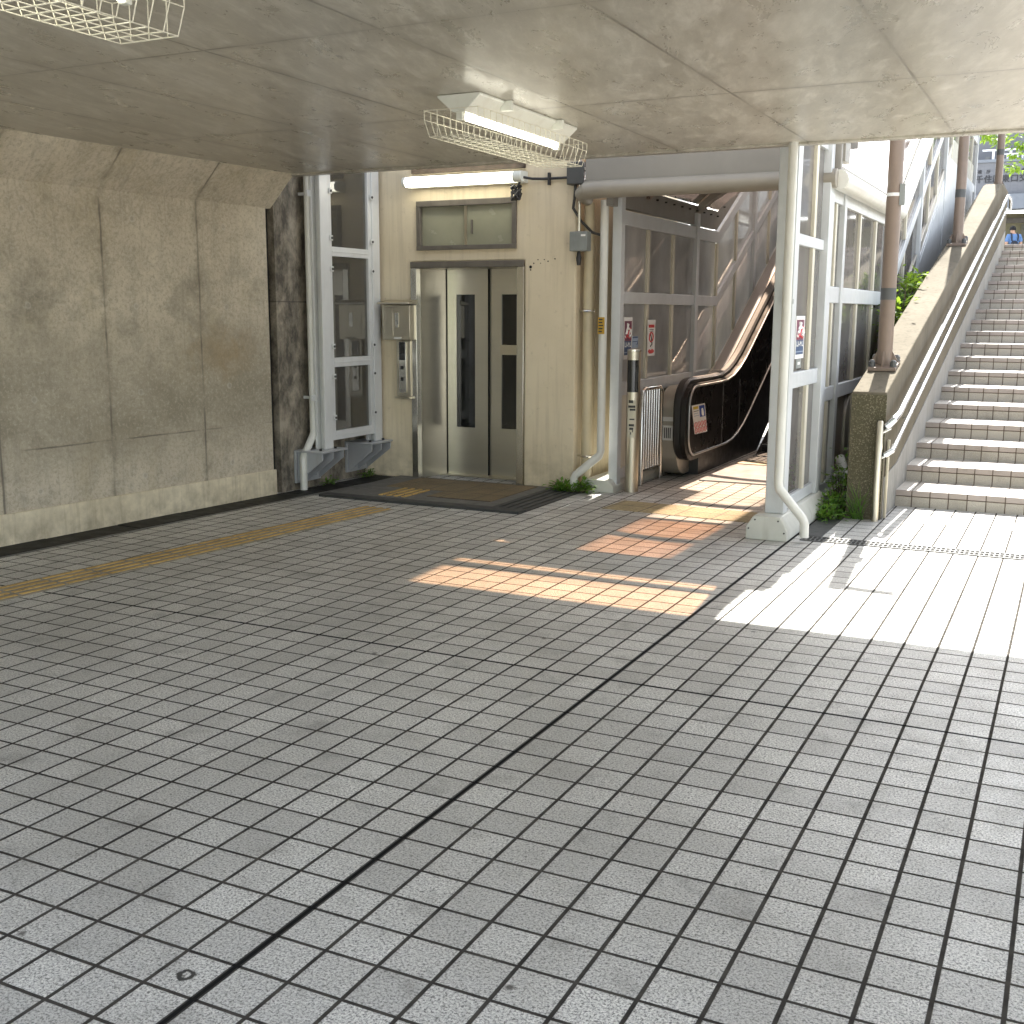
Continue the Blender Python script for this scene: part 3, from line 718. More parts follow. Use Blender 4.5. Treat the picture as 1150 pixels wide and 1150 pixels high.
# downpipes of the shelter
dr = thing('downpipe', 'off white downpipe clamped to the front column of the shelter, angled at its foot', 'drainpipe', (-.09, 5.88, 0))
MB().tube([(-.09,5.90,2.9),(-.088,5.89,.40),(-.08,5.89,.355),(.085,5.89,.165),(.1,5.89,.13),(.102,5.89,.035)], .031, 16).build('pipe', M_pipew, dr, smooth=True)
MB().box(-.13, -.05, 5.925, 5.988, 1.6, 1.63).build('bracket', M_alu, dr)
dl = thing('downpipe', 'off white downpipe with yellow label beside the left column of the escalator entrance', 'drainpipe', (-1.96, 7.28, 0))
MB().tube([(-1.955,7.28,2.46),(-1.955,7.28,.36),(-1.965,7.27,.32),(-2.155,7.21,.15),(-2.17,7.205,.12),(-2.17,7.205,.0)], .034, 16).build('pipe', M_pipew, dl, smooth=True)
lab = MB().box(-1.985, -1.925, 7.242, 7.2445, 1.36, 1.50).build('label_sticker', M_ochre, dl)
mb = MB()
for k in range(5): mb.box(-1.978, -1.935-random.uniform(0, .02), 7.2405, 7.2416, 1.375+k*.025, 1.386+k*.025)
mb.build('sticker_print', M_ink, lab)
d3 = tag(MB().tube([(-.05,7.9,.35),(.02,7.8,.22),(.16,7.6,.06)], .04, 14).build('spout_pipe', M_pipew, smooth=True), 'short grey spout pipe poking out behind the parapet end', 'drainpipe')

# ------------------------------------------------------------------ signs on the glass
def poster(name, label, X, y0, y1, z0, z1):
    t = thing(name, label, 'sign', (X, (y0+y1)/2, z0), group='navy and plum warning posters')
    h = z1-z0; w = y1-y0
    MB().box(X, X+.003, y0, y1, z0, z1).build('board', M_paper, t)
    a, b = y0+w*.07, y1-w*.09
    MB().box(X+.0031, X+.0042, a, b, z0+h*.44, z1-h*.09).build('upper_field', M_plum, t)
    MB().box(X+.0031, X+.0042, a, b, z0+h*.10, z0+h*.438).build('lower_field', M_navy, t)
    mb = MB()
    def st(pts, r):
        mb.tube([(X+.0052, a+(b-a)*u, z0+h*v) for u, v in pts], r*w, 5)
    st([(.2,.68),(.45,.78),(.52,.84)], .04); st([(.12,.60),(.35,.70),(.58,.74)], .04); st([(.35,.86),(.40,.72),(.30,.60)], .035)
    st([(.60,.72),(.82,.70),(.86,.60),(.70,.54),(.58,.60),(.72,.72)], .04); st([(.05,.56),(.15,.50)], .03)
    mb.build('brush_strokes', M_paper, t)
    mb = MB()
    for k in range(4): u = .06+.23*k; mb.box(X+.0043, X+.0055, a+(b-a)*u, a+(b-a)*(u+.05), z0+h*.29, z0+h*.41); mb.box(X+.0043, X+.0055, a+(b-a)*(u+.05), a+(b-a)*(u+.16), z0+h*(.29+.03*(k % 3)), z0+h*(.32+.03*(k % 3)))
    mb.build('block_letters', M_paper, t)
    mb = MB(); mb.box(X+.0043, X+.005, a, b, z0+h*.155, z0+h*.175); mb.build('wave_stripe', M_skyb, t)
    mb = MB()
    for k in range(3): mb.tube([(X+.005, a+(b-a)*(.1+.15*k), z0+h*(.5+.02*k)), (X+.005, a+(b-a)*(.3+.15*k), z0+h*(.56+.06*k)), (X+.005, a+(b-a)*(.75+.05*k), z0+h*(.50+.12*k))], .03*w, 5)
    mb.build('red_strokes', M_red, t)
poster('warning_poster', 'navy and plum poster with white brush strokes on the left glazing behind the bollard', -1.835, 7.46, 7.665, 1.14, 1.50)
poster('warning_poster', 'navy and plum poster on the glass of the right hand entrance screen', -.112, 6.30, 6.58, 1.22, 1.52)
t = thing('notice_card', 'pale blue notice card with black mark beside the poster', 'sign', (-1.835, 7.75, 1.24))
MB().box(-1.84, -1.837, 7.685, 7.83, 1.235, 1.335).build('card', M_skyb, t)
mb = MB(); mb.box(-1.8369, -1.8355, 7.69, 7.80, 1.285, 1.291); mb.prism([(7.79,1.255),(7.82,1.265),(7.82,1.30),(7.805,1.275)], 'x', -1.8369, -1.8355); mb.box(-1.8369, -1.8355, 7.69, 7.815, 1.318, 1.329)
mb.build('print', M_navy, t)
t = thing('red_notice', 'tall white notice with red bands and a looped figure on the left glazing', 'sign', (-1.837, 8.17, 1.17))
MB().box(-1.84, -1.837, 8.075, 8.28, 1.15, 1.475).build('card', M_paper, t)
mb = MB(); mb.box(-1.8369, -1.8355, 8.10, 8.25, 1.405, 1.432)
mb.prism([(8.09,1.195),(8.13,1.212),(8.17,1.20),(8.20,1.215),(8.25,1.20),(8.255,1.182),(8.20,1.172),(8.12,1.172)], 'x', -1.8369, -1.8355)
mb.tube([(-1.836, 8.17+.05*math.cos(a), 1.32+.042*math.sin(a)) for a in [k*PI/8 for k in range(17)]], .007, 5)
mb.build('red_print', M_red, t)
mb = MB(); mb.box(-1.8369, -1.8355, 8.12, 8.23, 1.385, 1.391); mb.box(-1.8369, -1.8355, 8.12, 8.22, 1.371, 1.376)
mb.tube([(-1.836,8.15,1.345),(-1.836,8.18,1.30),(-1.836,8.19,1.255),(-1.836,8.15,1.235)], .006, 5)
mb.build('black_print', M_ink, t)
t = thing('grey_sticker', 'small grey sticker under the poster on the right entrance screen', 'sticker', (-.113, 6.45, 1.15))
MB().box(-.1165, -.1145, 6.38, 6.54, 1.15, 1.235).build('card', M_midg, t)
MB().box(-.1144, -.1135, 6.42, 6.50, 1.175, 1.195).build('mark', M_paper, t)

# ------------------------------------------------------------------ bollard and rail
bo = thing('stainless_bollard', 'stainless bollard with dark window and stuck labels at the escalator entrance', 'bollard', (-1.73, 7.45, 0))
MB().cyl((-1.73,7.45,0), (-1.73,7.45,1.215), .058, 32).build('post', M_oldst, bo, smooth=True)
MB().tube([(-1.73,7.45,1.215),(-1.73,7.45,1.23),(-1.73,7.45,1.236)], [.060,.060,.050], 32).build('cap', M_steel, bo, smooth=True)
def wrap(r, a0, a1, z0, z1, n=10):
    mb = MB()
    for k in range(n):
        a = a0+(a1-a0)*k/n; b = a0+(a1-a0)*(k+1)/n
        P = lambda t, z, q: (-1.73+q*math.cos(t), 7.45+q*math.sin(t), z)
        mb.quad(P(a,z0,r), P(b,z0,r), P(b,z1,r), P(a,z1,r))
    return mb
vd = -1.22
wrap(.0592, vd-1.15, vd+.75, .868, 1.14).build('sensor_window', M_dglass, bo, smooth=True)
l1 = wrap(.0592, vd-.85, vd+.45, .48, .80).build('label_sticker', m_simple('aged_label_film', (.58, .55, .44), .5, 0, .08, 20.), bo, smooth=True)
for zz, hh, a0, a1 in ((.775,.025,-.7,.0),(.735,.02,-.75,.35),(.71,.018,-.5,.35),(.63,.012,-.5,.25),(.575,.02,-.6,.2),(.545,.02,-.5,.1),(.505,.02,-.35,-.2),(.525,.03,-.05,.08)):
    wrap(.0596, vd+a0, vd+a1, zz, zz+hh, 5).build('print', M_ink, l1)
fe = thing('safety_rail', 'stainless loop rail with vertical bars between bollard and escalator', 'railing', (-1.78, 8.1, 0))
MB().tube([(-1.78,7.82,0),(-1.78,7.82,.80),(-1.78,7.84,.845),(-1.78,7.88,.865),(-1.78,8.27,.865),(-1.78,8.325,.845),(-1.78,8.345,.80),(-1.78,8.345,0)], .019, 12).build('frame', M_chrome, fe, smooth=True)
MB().cyl((-1.78,7.83,.13),(-1.78,8.34,.13),.012,10).build('bottom_rail', M_chrome, fe, smooth=True)
for k in range(7): MB().cyl((-1.78,7.885+.064*k,.13),(-1.78,7.885+.064*k,.86),.010,8).build('bar', M_chrome, fe, smooth=True)

# ------------------------------------------------------------------ escalator
es = thing('escalator', 'black escalator with silver edged balustrades climbing inside the glazed shelter', 'escalator', (-.95, 9, 0))
def eo(y): return po(y-.0)
def arcpts(cy, cz, r, a0, a1, n=7): return [(cy+r*math.cos(a0+(a1-a0)*k/n), cz+r*math.sin(a0+(a1-a0)*k/n)) for k in range(n+1)]
ZT, ZB = .865, .225
KA = math.atan(SL)
def side_profile(Y0, ZT, ZB, r, yend=18.6, off=0.):
    """closed outline of a balustrade panel in (y,z)"""
    yk = 9.85
    def pz(y, yk_):
        # smooth transition into the slope
        u = y-yk_
        if u < -.45: return 0.
        if u < .45: return SL*(u+.45)**2/1.8
        if y < YK2+.3: return SL*u
        return SL*(YK2+.3-yk_)
    top = [(y, ZT+pz(y, yk)) for y in [yend - (yend-9.3)*k/40 for k in range(41)]]
    bot = [(y, ZB+pz(y, yk+.12)) for y in [9.3 + (yend-9.3)*k/40 for k in range(41)]]
    front = arcpts(Y0+r, ZT-r, r, PI/2, PI, 6) + arcpts(Y0+r*.9, ZB+r*.9, r*.9, PI, 1.5*PI, 6)
    return top + front + bot
def trim_path(Y0, r): return side_profile(Y0, ZT, ZB, r)[:-0 or None]
for sx in (-1, 1):
    cx = -.95
    xi = cx + sx*.55          # inner face
    X = lambda d: cx + sx*(.55+d)
    lo, hi = sorted((X(0), X(.03)))
    bal = MB().prism(side_profile(8.30, ZT, ZB, .2), 'x', lo, hi).build('balustrade', M_panelk, es)
    MB().prism(side_profile(8.215, ZT+.022, ZB-.05, .245), 'x', *sorted((X(.004), X(.045)))).build('inner_decking', M_brass, bal)
    pts = side_profile(8.30, ZT, ZB, .2)
    MB().tube([(X(-.006), y, z) for y, z in pts], .0115, 8).build('edge_trim', M_trim, bal, smooth=True)
    mb = MB()
    for yy in (9.42, 10.05):
        mb.box(*sorted((X(-.0015), X(.001))), yy-.002, yy+.002, .24, ZT-.01)
    mb.build('panel_joint', M_alud, bal)
    hp = side_profile(8.25, ZT+.052, ZB-.03, .25)
    hr = MB()
    path = hp[:41] + hp[41:-41]
    mb = MB()
    n = len(path); sec = [(-.04, -.02), (.04, -.02), (.045, .004), (.025, .022), (-.025, .022), (-.045, .004)]
    rings = []
    for i, (y, z) in enumerate(path):
        a = path[max(0, i-1)]; b = path[min(n-1, i+1)]
        d = Vector((0, b[0]-a[0], b[1]-a[1])).normalized(); nn = Vector((0, d.z, -d.y)); nn = -nn if i < 0 else nn
        rings.append([mb.bm.verts.new(Vector((X(.085), y, z)) + Vector((u, 0, 0)) + nn*v*1) for u, v in sec])
    for A, B in zip(rings, rings[1:]):
        for j in range(6): mb.bm.faces.new((A[j], A[(j+1) % 6], B[(j+1) % 6], B[j]))
    mb.bm.faces.new(rings[0]); mb.bm.faces.new(rings[-1][::-1])
    mb.build('handrail', M_rub, es, smooth=True)
    lo, hi = sorted((X(.046), X(.125)))
    MB().prism(side_profile(8.32, ZT+.02, ZB-.01, .24), 'x', lo, hi).build('newel_body', M_rub, es)
    lo, hi = sorted((X(.126), X(.30)))
    nv = MB().prism([(y, z) for y, z in side_profile(8.36, ZT-.01, .02, .27)], 'x', lo, hi).build('outer_cladding', M_clad, es, .004)
    if sx < 0:
        for (a0, a1, m) in ((1.62, 1.95, M_paper), (2.45, 2.85, M_paper), (2.02, 2.12, M_red)):
            pass
        for (z0, z1) in ((.56, .80), (.38, .50)):
            yy = 8.42 if z1 < .6 else 8.435
            q = MB().box(lo+.035, hi-.02, 8.356, 8.3595, z0-.02, z1-.22 if z1 > .6 else z1)
            st = q.build('label_sticker', M_paper, nv)
            mb = MB()
            for k in range(4): mb.box(lo+.05+.018*k, lo+.06+.018*k, 8.3545, 8.3558, z0, (z1-.24 if z1 > .6 else z1-.02))
            mb.build('print', M_ink, st)
    MB().prism([(8.75, 0), (8.75, .20), (9.5, .215), (9.75, .215), (10.6, .5), (15.3, 2.95), (18.6, 2.95), (18.6, 2.3), (15.3, 2.3), (10.6, -.2), (9.6, 0)], 'x', *sorted((X(.032), X(.20)))).build('skirt', M_blk, es)
    MB().prism([(8.7, .02), (8.7, .62), (9.7, .62), (15.3, 3.6), (18.6, 3.6), (18.6, 2.3), (15.3, 2.3), (10.6, -.1), (9.6, .02)], 'x', *sorted((X(.305), X(.315)))).build('outer_panel', M_alu, es)
    # sloping deck beside the handrail
    ysd = [9.75, 9.95, 10.1, 10.3, YK2+.2, 18.6]
    def dz(y): return .92 + SL*max(0, min(y, YK2+.2)-9.90)
    MB().prism([(y, dz(y)) for y in ysd] + [(y, dz(y)-.10) for y in ysd[::-1]], 'x', *sorted((X(.135), X(.275)))).build('deck', M_deck, es, .004)
st = thing('escalator_sticker', 'yellow blue and red safety sticker on the black escalator balustrade', 'sticker', (-1.497, 8.6, .4))
Xs = -1.4985
mb = MB(); mb.poly([(Xs, 8.50, .415), (Xs, 8.90, .405), (Xs, 8.79, .688), (Xs, 8.38, .692), (Xs+.002, 8.50, .415), (Xs+.002, 8.90, .405), (Xs+.002, 8.79, .688), (Xs+.002, 8.38, .692)], [(0,1,2,3),(4,7,6,5),(0,4,5,1),(1,5,6,2),(2,6,7,3),(3,7,4,0)])
mb.build('film', M_paper, st)
def sq(u0, u1, v0, v1, m, nm, r=0):
    def P(u, v): return (Xs+.0026, (8.50+.40*u)*(1-v) + (8.38+.41*u)*v, .412*(1-v)+.69*v)
    mb = MB()
    mb.quad(P(u0,v0), P(u1,v0), P(u1,v1), P(u0,v1)); mb.build(nm, m, st)
sq(.08, .45, .86, .95, M_yel, 'yellow_block'); sq(.52, .94, .55, .95, M_blue, 'blue_block')
sq(.08, .46, .78, .80, M_ink, 'text_line'); sq(.08, .42, .70, .72, M_skyb, 'text_line'); sq(.08, .46, .62, .64, M_skyb, 'text_line')
mb = MB()
for i in range(4):
    for k in range(2):
        u, v = .13+.24*i, .12+.2*k
        c = Vector((Xs+.003, (8.50+.40*u)*(1-v) + (8.38+.41*u)*v, .412*(1-v)+.69*v))
        mb.tube([c+Vector((0, .038*math.cos(t), .024*math.sin(t))) for t in [q*PI/5 for q in range(11)]], .0032, 5)
        mb.tube([c+Vector((0, -.026, .016)), c+Vector((0, .026, -.016))], .003, 5)
mb.build('prohibition_rings', M_red, st)
mb = MB()
mb.tube([(Xs+.003, 8.69, .645), (Xs+.003, 8.71, .60), (Xs+.003, 8.735, .58)], [.012, .018, .012], 6)
mb.build('white_figure', M_paper, st)
MB().box(-1.40, -.50, 8.35, 9.85, .0, .012).build('landing_plate', M_alud, es)
MB().box(-1.40, -.50, 9.6, 9.85, .0125, .02).build('comb_plate', M_oldst, es, .003)
for k in range(22):
    y0 = 9.86+.38*k; z1 = .02 + max(0, min(13, k-1))*.2 if k > 0 else .02
    if k == 1: z1 = .03
    if k == 2: z1 = .11
    if k > 2: z1 = .11+.2*min(12.7, (k-2))
    mb = MB(); mb.box(-1.38, -.52, y0, y0+.376, z1-.02, z1)
    mb.prism([(y0, z1-.021), (y0+.03, z1-.021), (y0+.05, z1-.26), (y0+.02, z1-.26)], 'x', -1.38, -.52)
    for q in range(12): mb.box(-1.37+.07*q, -1.34+.07*q, y0+.004, y0+.37, z1, z1+.006)
    s_ = mb.build('step', M_stepm, es)
    if k < 8: MB().box(-1.38, -.52, y0-.004, y0+.006, z1-.004, z1+.003).build('step_edge', M_alud, s_)
for Xq in (-1.88, -.12): strip(Xq-.028, Xq+.028, YK-.4, 18.95, -.60, .099).build('skirt_panel', M_alu, shel, .004)
MB().prism([(10.6, -.02), (15.4, 2.2), (18.9, 2.3), (18.9, -.3), (10.6, -.3)], 'x', -1.45, -.45).build('truss_cover', M_void, es)
ep = thing('tactile_patch', 'worn yellow dotted warning tiles across the escalator entrance floor', 'tactile paving', (-1, 6.7, 0))
ep['local_build'] = 1
MB().box(-.62, .62, -.22, .22, -.01, .004).build('dotted_tiles', M_tacs, ep)
ep.rotation_euler.z = -.06

# ------------------------------------------------------------------ stairs
stx = thing('staircase', 'broad tiled staircase with shallow steps rising on the right in sunlight', 'stairs', (2.5, 7.74, 0))
RI, TR, NS = .1332, .588, 20
base = None
for k in range(NS):
    y0 = 7.74+TR*k; z1 = RI*(k+1)
    if base is None:
        b = MB().box(.431, 4.6, y0+.012, y0+TR+.30, 0, z1-.0).build('step', M_tread, stx)
        n1 = MB(); n1.box(.433, 4.6, y0+.006, y0+.0119, 0, z1-.052); n1 = n1.build('riser', M_riser, b)
        n2 = MB().box(.433, 4.6, y0, y0+.0118, z1-.046, z1+.001).build('nosing', M_nose, b, .005)
        n3 = MB().box(.433, 4.6, y0+.0085, y0+.0117, z1-.0519, z1-.0461).build('grout_line', m_simple('brown_grout', (.085, .06, .042), .9), b)
        base = b
    else:
        c = copy_tree(base, stx); c.location = base.location + Vector((0, TR*k, RI*k))
pa = thing('stair_parapet', 'sloping weathered concrete parapet with rough end face left of the stairs', 'parapet', (.3, 7.0, 0))
def pz(y): return .962 + .243*(y-7.0) if y < 17.2 else .962+.243*10.2
prof = [(7.0, 0), (7.0, .962), (17.2, pz(17.2)), (17.6, pz(17.2)+.06), (18.9, pz(17.2)+.06), (18.9, 0)]
MB().prism(prof, 'x', .178, .430).build('wall_body', M_para, pa, .008)
MB().box(.176, .4315, 6.994, 6.9995, 0, .945).build('end_face', M_agg, pa, .003)
MB().prism([(7.06, 0), (7.06, .32), (7.7, .36), (18.8, .36+.2267*11.1), (18.8, 0)], 'x', .4305, .437).build('side_band', M_stringer, pa)
pr_ = MB().prism(prof, 'x', 4.601, 4.85).build('stair_parapet', M_para); tag(pr_, 'far concrete parapet bounding the right edge of the stairs', 'parapet')

hrt = thing('stair_handrail', 'double galvanised handrail bracketed to the parapet beside the stairs', 'handrail', (.5, 7, 0))
hz1 = lambda y: .80 + .2405*(y-7.2)
MB().tube([(.425,7.02,.69),(.45,6.97,.72),(.49,6.98,.765),(.50,7.06,.785),(.50,7.2,.80),(.50,17.7,hz1(17.7)),(.50,17.9,hz1(17.7)+.02),(.50,18.4,hz1(17.7)+.02),(.50,18.5,hz1(17.7)-.03),(.50,18.52,hz1(17.7)-.16)], .0235, 14).build('upper_rail', M_hrail, hrt, smooth=True)
MB().tube([(.425,7.02,.49),(.45,6.97,.505),(.49,6.98,.535),(.50,7.06,.575),(.50,7.2,.61),(.50,17.7,hz1(17.7)-.19),(.50,18.3,hz1(17.7)-.17)], .019, 14).build('lower_rail', M_hrail, hrt, smooth=True)
MB().tube([(.402,6.945,0),(.402,6.945,.74),(.402,6.947,.757)], [.024,.024,.015], 14).build('end_post', M_oldst, hrt, smooth=True)
MB().box(.437, .456, 7.10, 7.135, 0, .60).build('end_post', M_oldst, hrt, .003)
for zz in (.66, .47):
    mb = MB(); mb.cyl((.402,6.945,zz),(.47,6.99,zz+.04),.011,8); mb.cyl((.402,6.945,zz),(.40,6.99,zz),.02,8)
    mb.build('end_bracket', M_hrail, hrt, smooth=True)
for k in range(11):
    y = 7.9+k*.97; z = hz1(y)
    MB().tube([(.43,y,z-.09),(.478,y,z-.085),(.50,y,z-.02)], .008, 8).build('bracket', M_hrail, hrt, smooth=True)
    MB().tube([(.43,y+.02,z-.27),(.478,y+.02,z-.265),(.50,y+.02,z-.205)], .008, 8).build('bracket', M_hrail, hrt, smooth=True)

def lamp_pole(y, label, top):
    zb = pz(y) + (.06 if y > 17.5 else 0)
    t = thing('lamp_post', label, 'lamp post', (.30, y, zb), group='brown lamp posts standing on the stair parapet')
    MB().cyl((.30,y,zb-.02),(.30,y,zb+top),.058,24).build('shaft', M_brown, t, smooth=True)
    a = .238 if y < 17.2 else 0
    mb = MB(); 
    pts = [(y-.13, zb-.13*a+.004), (y+.13, zb+.13*a+.004), (y+.13, zb+.13*a+.03), (y-.13, zb-.13*a+.03)]
    mb.prism(pts, 'x', .195, .405); bp = mb.build('base_plate', M_brown, t, .003)
    mb = MB()
    for q in range(4):
        c, s_ = math.cos(q*PI/2), math.sin(q*PI/2); c2, s2 = math.cos(q*PI/2+PI/4), math.sin(q*PI/2+PI/4)
        P = lambda rr, z: (.30+c*rr, y+s_*rr, z)
        d = Vector((-s_, c, 0))*.006
        v = [Vector(P(.05, zb)), Vector(P(.102, zb)), Vector(P(.095, zb+.06)), Vector(P(.05, zb+.14))]
        mb.poly([p+d for p in v]+[p-d for p in v], [(0,1,2,3),(7,6,5,4),(0,4,5,1),(1,5,6,2),(2,6,7,3),(3,7,4,0)])
    mb.build('gusset', M_brown, t)
    mb = MB()
    for q in range(4):
        c2, s2 = math.cos(q*PI/2+PI/4), math.sin(q*PI/2+PI/4); zz = zb + s2*.11*a
        mb.tube([(.30+c2*.115, y+s2*.115, zz+.02), (.30+c2*.115, y+s2*.115, zz+.062), (.30+c2*.115, y+s2*.115, zz+.078)], [.026, .026, .014], 8)
    mb.build('anchor_nut', M_darkg, t)
    MB().cyl((.30,y,zb+.525),(.30,y,zb+.615),.0595,24).build('band', M_darkg, t, smooth=True)
    MB().tube([(.30,y,zb+top-.03),(.45,y,zb+top),(.62,y,zb+top+.01)], .035, 12).build('arm', M_brown, t, smooth=True)
    return t, zb
t, zb = lamp_pole(7.65, 'brown lamp post nearest the camera, at the low end of the parapet', 2.28)
MB().cyl((.30,7.65,zb+1.31),(.30,7.65,zb+1.335),.060,24).build('strap', M_paper, t, smooth=True)
mb = MB(); mb.box(.345, .385, 7.605, 7.64, zb+1.24, zb+1.40); mb.build('tag_plate', M_midg, t)
lamp_pole(12.67, 'brown lamp post halfway up the parapet with a dark band', 2.4)
lamp_pole(18.44, 'brown lamp post farthest off, at the top end of the parapet', 2.8)

# slot drain
gr = thing('drain_grate', 'galvanised slot drain grate across the sunlit floor before the stairs', 'drain', (2.3, 6.05, 0))
mb = MB()
for y in (5.955, 6.03, 6.10): mb.box(.06, 4.6, y, y+.010, -.005, .007)
x = .06
while x < 4.6: mb.box(x, x+.008, 5.96, 6.105, -.005, .006); x += .030
mb.build('bars', M_grate, gr)
MB().box(.06, 4.6, 5.95, 6.115, -.02, .002).build('trough', M_void, gr)
tp = thing('tactile_patch', 'pale sun bleached dotted warning tiles at the foot of the stairs', 'tactile paving', (2.6, 7.0, 0), local=True)
for (x0, x1) in ((-1.98, -1.68), (-1.38, -1.08), (-.78, -.48), (-.18, .12)): MB().box(x0, x1, .0, .3, -.01, .004).build('dotted_tiles', m_tactile('bleached_block', (.46, .41, .26), True), tp)
for i, (a, b) in enumerate(((.01, .055), (.07, .115), (.14, .185))):
    pass
tag(MB().box(.012, .172, 6.13, 7.0, -.01, .006).build('cover_plate', M_plate, None, .003), 'dark slate cover strip beside the shelter plinth near the weeds', 'cover plate')

# ------------------------------------------------------------------ plants
def leaf(mb, p, d, L, W):
    d = d.normalized(); s_ = d.cross(Vector((random.uniform(-.4,.4), random.uniform(-.4,.4), 1))).normalized()
    n = s_.cross(d); m = p+d*L*.5+n*L*.08
    mb.poly([p, m-s_*W*.5, p+d*L-n*L*.06, m+s_*W*.5], [(0,1,2),(0,2,3)])
def clump(name, label, cat, centres, nper, L, mat, stem=True, group=None, parent=None):
    lo = min(c[0][2]-c[1][2] for c in centres)
    t = thing(name, label, cat, (centres[0][0][0], centres[0][0][1], lo), group)
    mb = MB(); sm = MB()
    for (c, r, n) in centres:
        c = Vector(c)
        for i in range(n):
            v = Vector((random.gauss(0, .45), random.gauss(0, .45), random.gauss(0, .45)))
            p = c + Vector((v.x*r[0], v.y*r[1], v.z*r[2]))
            if p.z < .0: p.z = random.uniform(.004, .03)
            d = Vector((v.x+random.uniform(-.5,.5), v.y+random.uniform(-.5,.5), random.uniform(-.35,.7)))
            k = random.uniform(.6, 1.25)
            leaf(mb, p, d, L*k, L*.5*k)
            if stem and i % 6 == 0:
                b = Vector((c.x+v.x*.2*r[0], c.y+v.y*.2*r[1], c.z-r[2]))
                sm.tube([b, (b+p)/2+Vector((0,0,.1*r[2])), p], [.004, .003, .002], 4)
    mb.build('leaves', mat, t)
    if stem: sm.build('stems', M_bark, t)
    return t
clump('weed', 'low green weeds at the foot of the tower beside the shelter plinth', 'weed', [((-2.26,7.16,.04),(.10,.07,.055),150),((-2.08,7.20,.05),(.08,.04,.06),110),((-2.17,7.15,.03),(.16,.05,.035),110)], 0, .05, M_leafw)
clump('weed', 'fresh green weeds between the shelter plinth and the rough parapet end', 'weed', [((.06,6.88,.05),(.09,.18,.08),200),((.07,7.1,.09),(.09,.2,.12),220),((.06,7.35,.22),(.09,.2,.22),200),((.10,7.0,.03),(.12,.2,.04),120)], 0, .05, M_leafw)
clump('weed', 'tiny weeds sprouting under the left screen bracket', 'weed', [((-4.27,6.55,.03),(.05,.10,.05),90)], 0, .035, M_leafw)
clump('weed', 'tiny weeds in the corner where wind screen meets the lift tower', 'weed', [((-4.25,7.12,.03),(.06,.08,.05),80)], 0, .035, M_leafw)
tf = MB()
for i in range(26):
    a = random.uniform(0, 2*PI); b = Vector((.27+random.uniform(-.05,.05), 6.97, .0)); e = b+Vector((.10*math.cos(a), -.06*abs(math.sin(a))-.01, random.uniform(.12,.30)))
    m = (b+e)/2+Vector((0,0,.03)); tf.tube([b, m, e], [.0025,.002,.0008], 4)
tag(tf.build('grass_tuft', M_leafw), 'thin grass tuft growing against the rough parapet end face', 'grass tuft')
clump('shrub', 'bright green shrub spilling over the parapet behind the nearest lamp post', 'shrub', [((.08,9.9,1.42),(.14,.55,.30),700),((.08,10.7,1.60),(.14,.50,.22),560),((.08,10.2,1.15),(.10,.9,.45),500)], 0, .075, M_leafd)
clump('shrub_shoots', 'sunlit yellow green shoots at the top of the shrub on the parapet', 'shrub', [((.10,11.2,1.86),(.11,.30,.12),170),((.08,10.6,1.85),(.08,.25,.12),70)], 0, .085, M_leafb)
# overhanging tree
tr = thing('street_tree', 'leafy tree whose bright branches hang over the top of the stairs', 'tree', (3.0, 24.5, 2.66))
mb = MB(); mb.tube([(3.0,24.5,2.6),(2.95,24.4,4.2),(2.8,24.3,5.8),(2.7,24.2,7.6)], [.16,.13,.10,.05], 10)
brs = [((2.9,24.4,4.6),(1.6,23.2,5.3),(.30,22.0,4.95)), ((2.8,24.3,5.4),(1.4,23.6,5.9),(-.25,22.4,5.35)), ((2.85,24.3,5.0),(1.7,22.6,5.0),(.55,21.9,4.45)), ((2.7,24.2,6.4),(3.8,24,7.2),(4.8,23.6,7.3)), ((2.75,24.2,6.0),(1.8,25.2,7.2),(1.0,25.6,7.8))]
for b in brs: mb.tube(b, [.05,.03,.010], 7)
mb.build('trunk', M_bark, tr)
lm = MB()
def spray(c, r, n, L):
    for i in range(n):
        v = Vector((random.gauss(0,.5), random.gauss(0,.5), random.gauss(0,.5)))
        leaf(lm, Vector(c)+Vector((v.x*r[0], v.y*r[1], v.z*r[2])), Vector((v.x, v.y-.2, random.uniform(-.8,.2))), L*random.uniform(.7,1.2), L*.55)
spray((-.22,22.2,4.90),(.20,.3,.10),60,.13); spray((.05,22,4.72),(.12,.3,.10),45,.13); spray((.42,22,4.62),(.16,.3,.07),40,.14); spray((.32,22,4.27),(.14,.3,.10),42,.13)
spray((.30,22,4.45),(.10,.2,.06),16,.12)
for c in ((.6,22.3,5.2),(1.3,22.8,5.5),(1.9,23.4,5.2),(.2,22.6,5.6),(2.6,24,7.3),(4.4,23.7,7.3),(1.3,25.4,7.5),(3.3,24.2,6.4),(2.2,24,6.3),(1.0,23.4,6.2)): spray(c,(.8,.8,.5),260,.16)
lm.build('crown', M_leafb, tr)

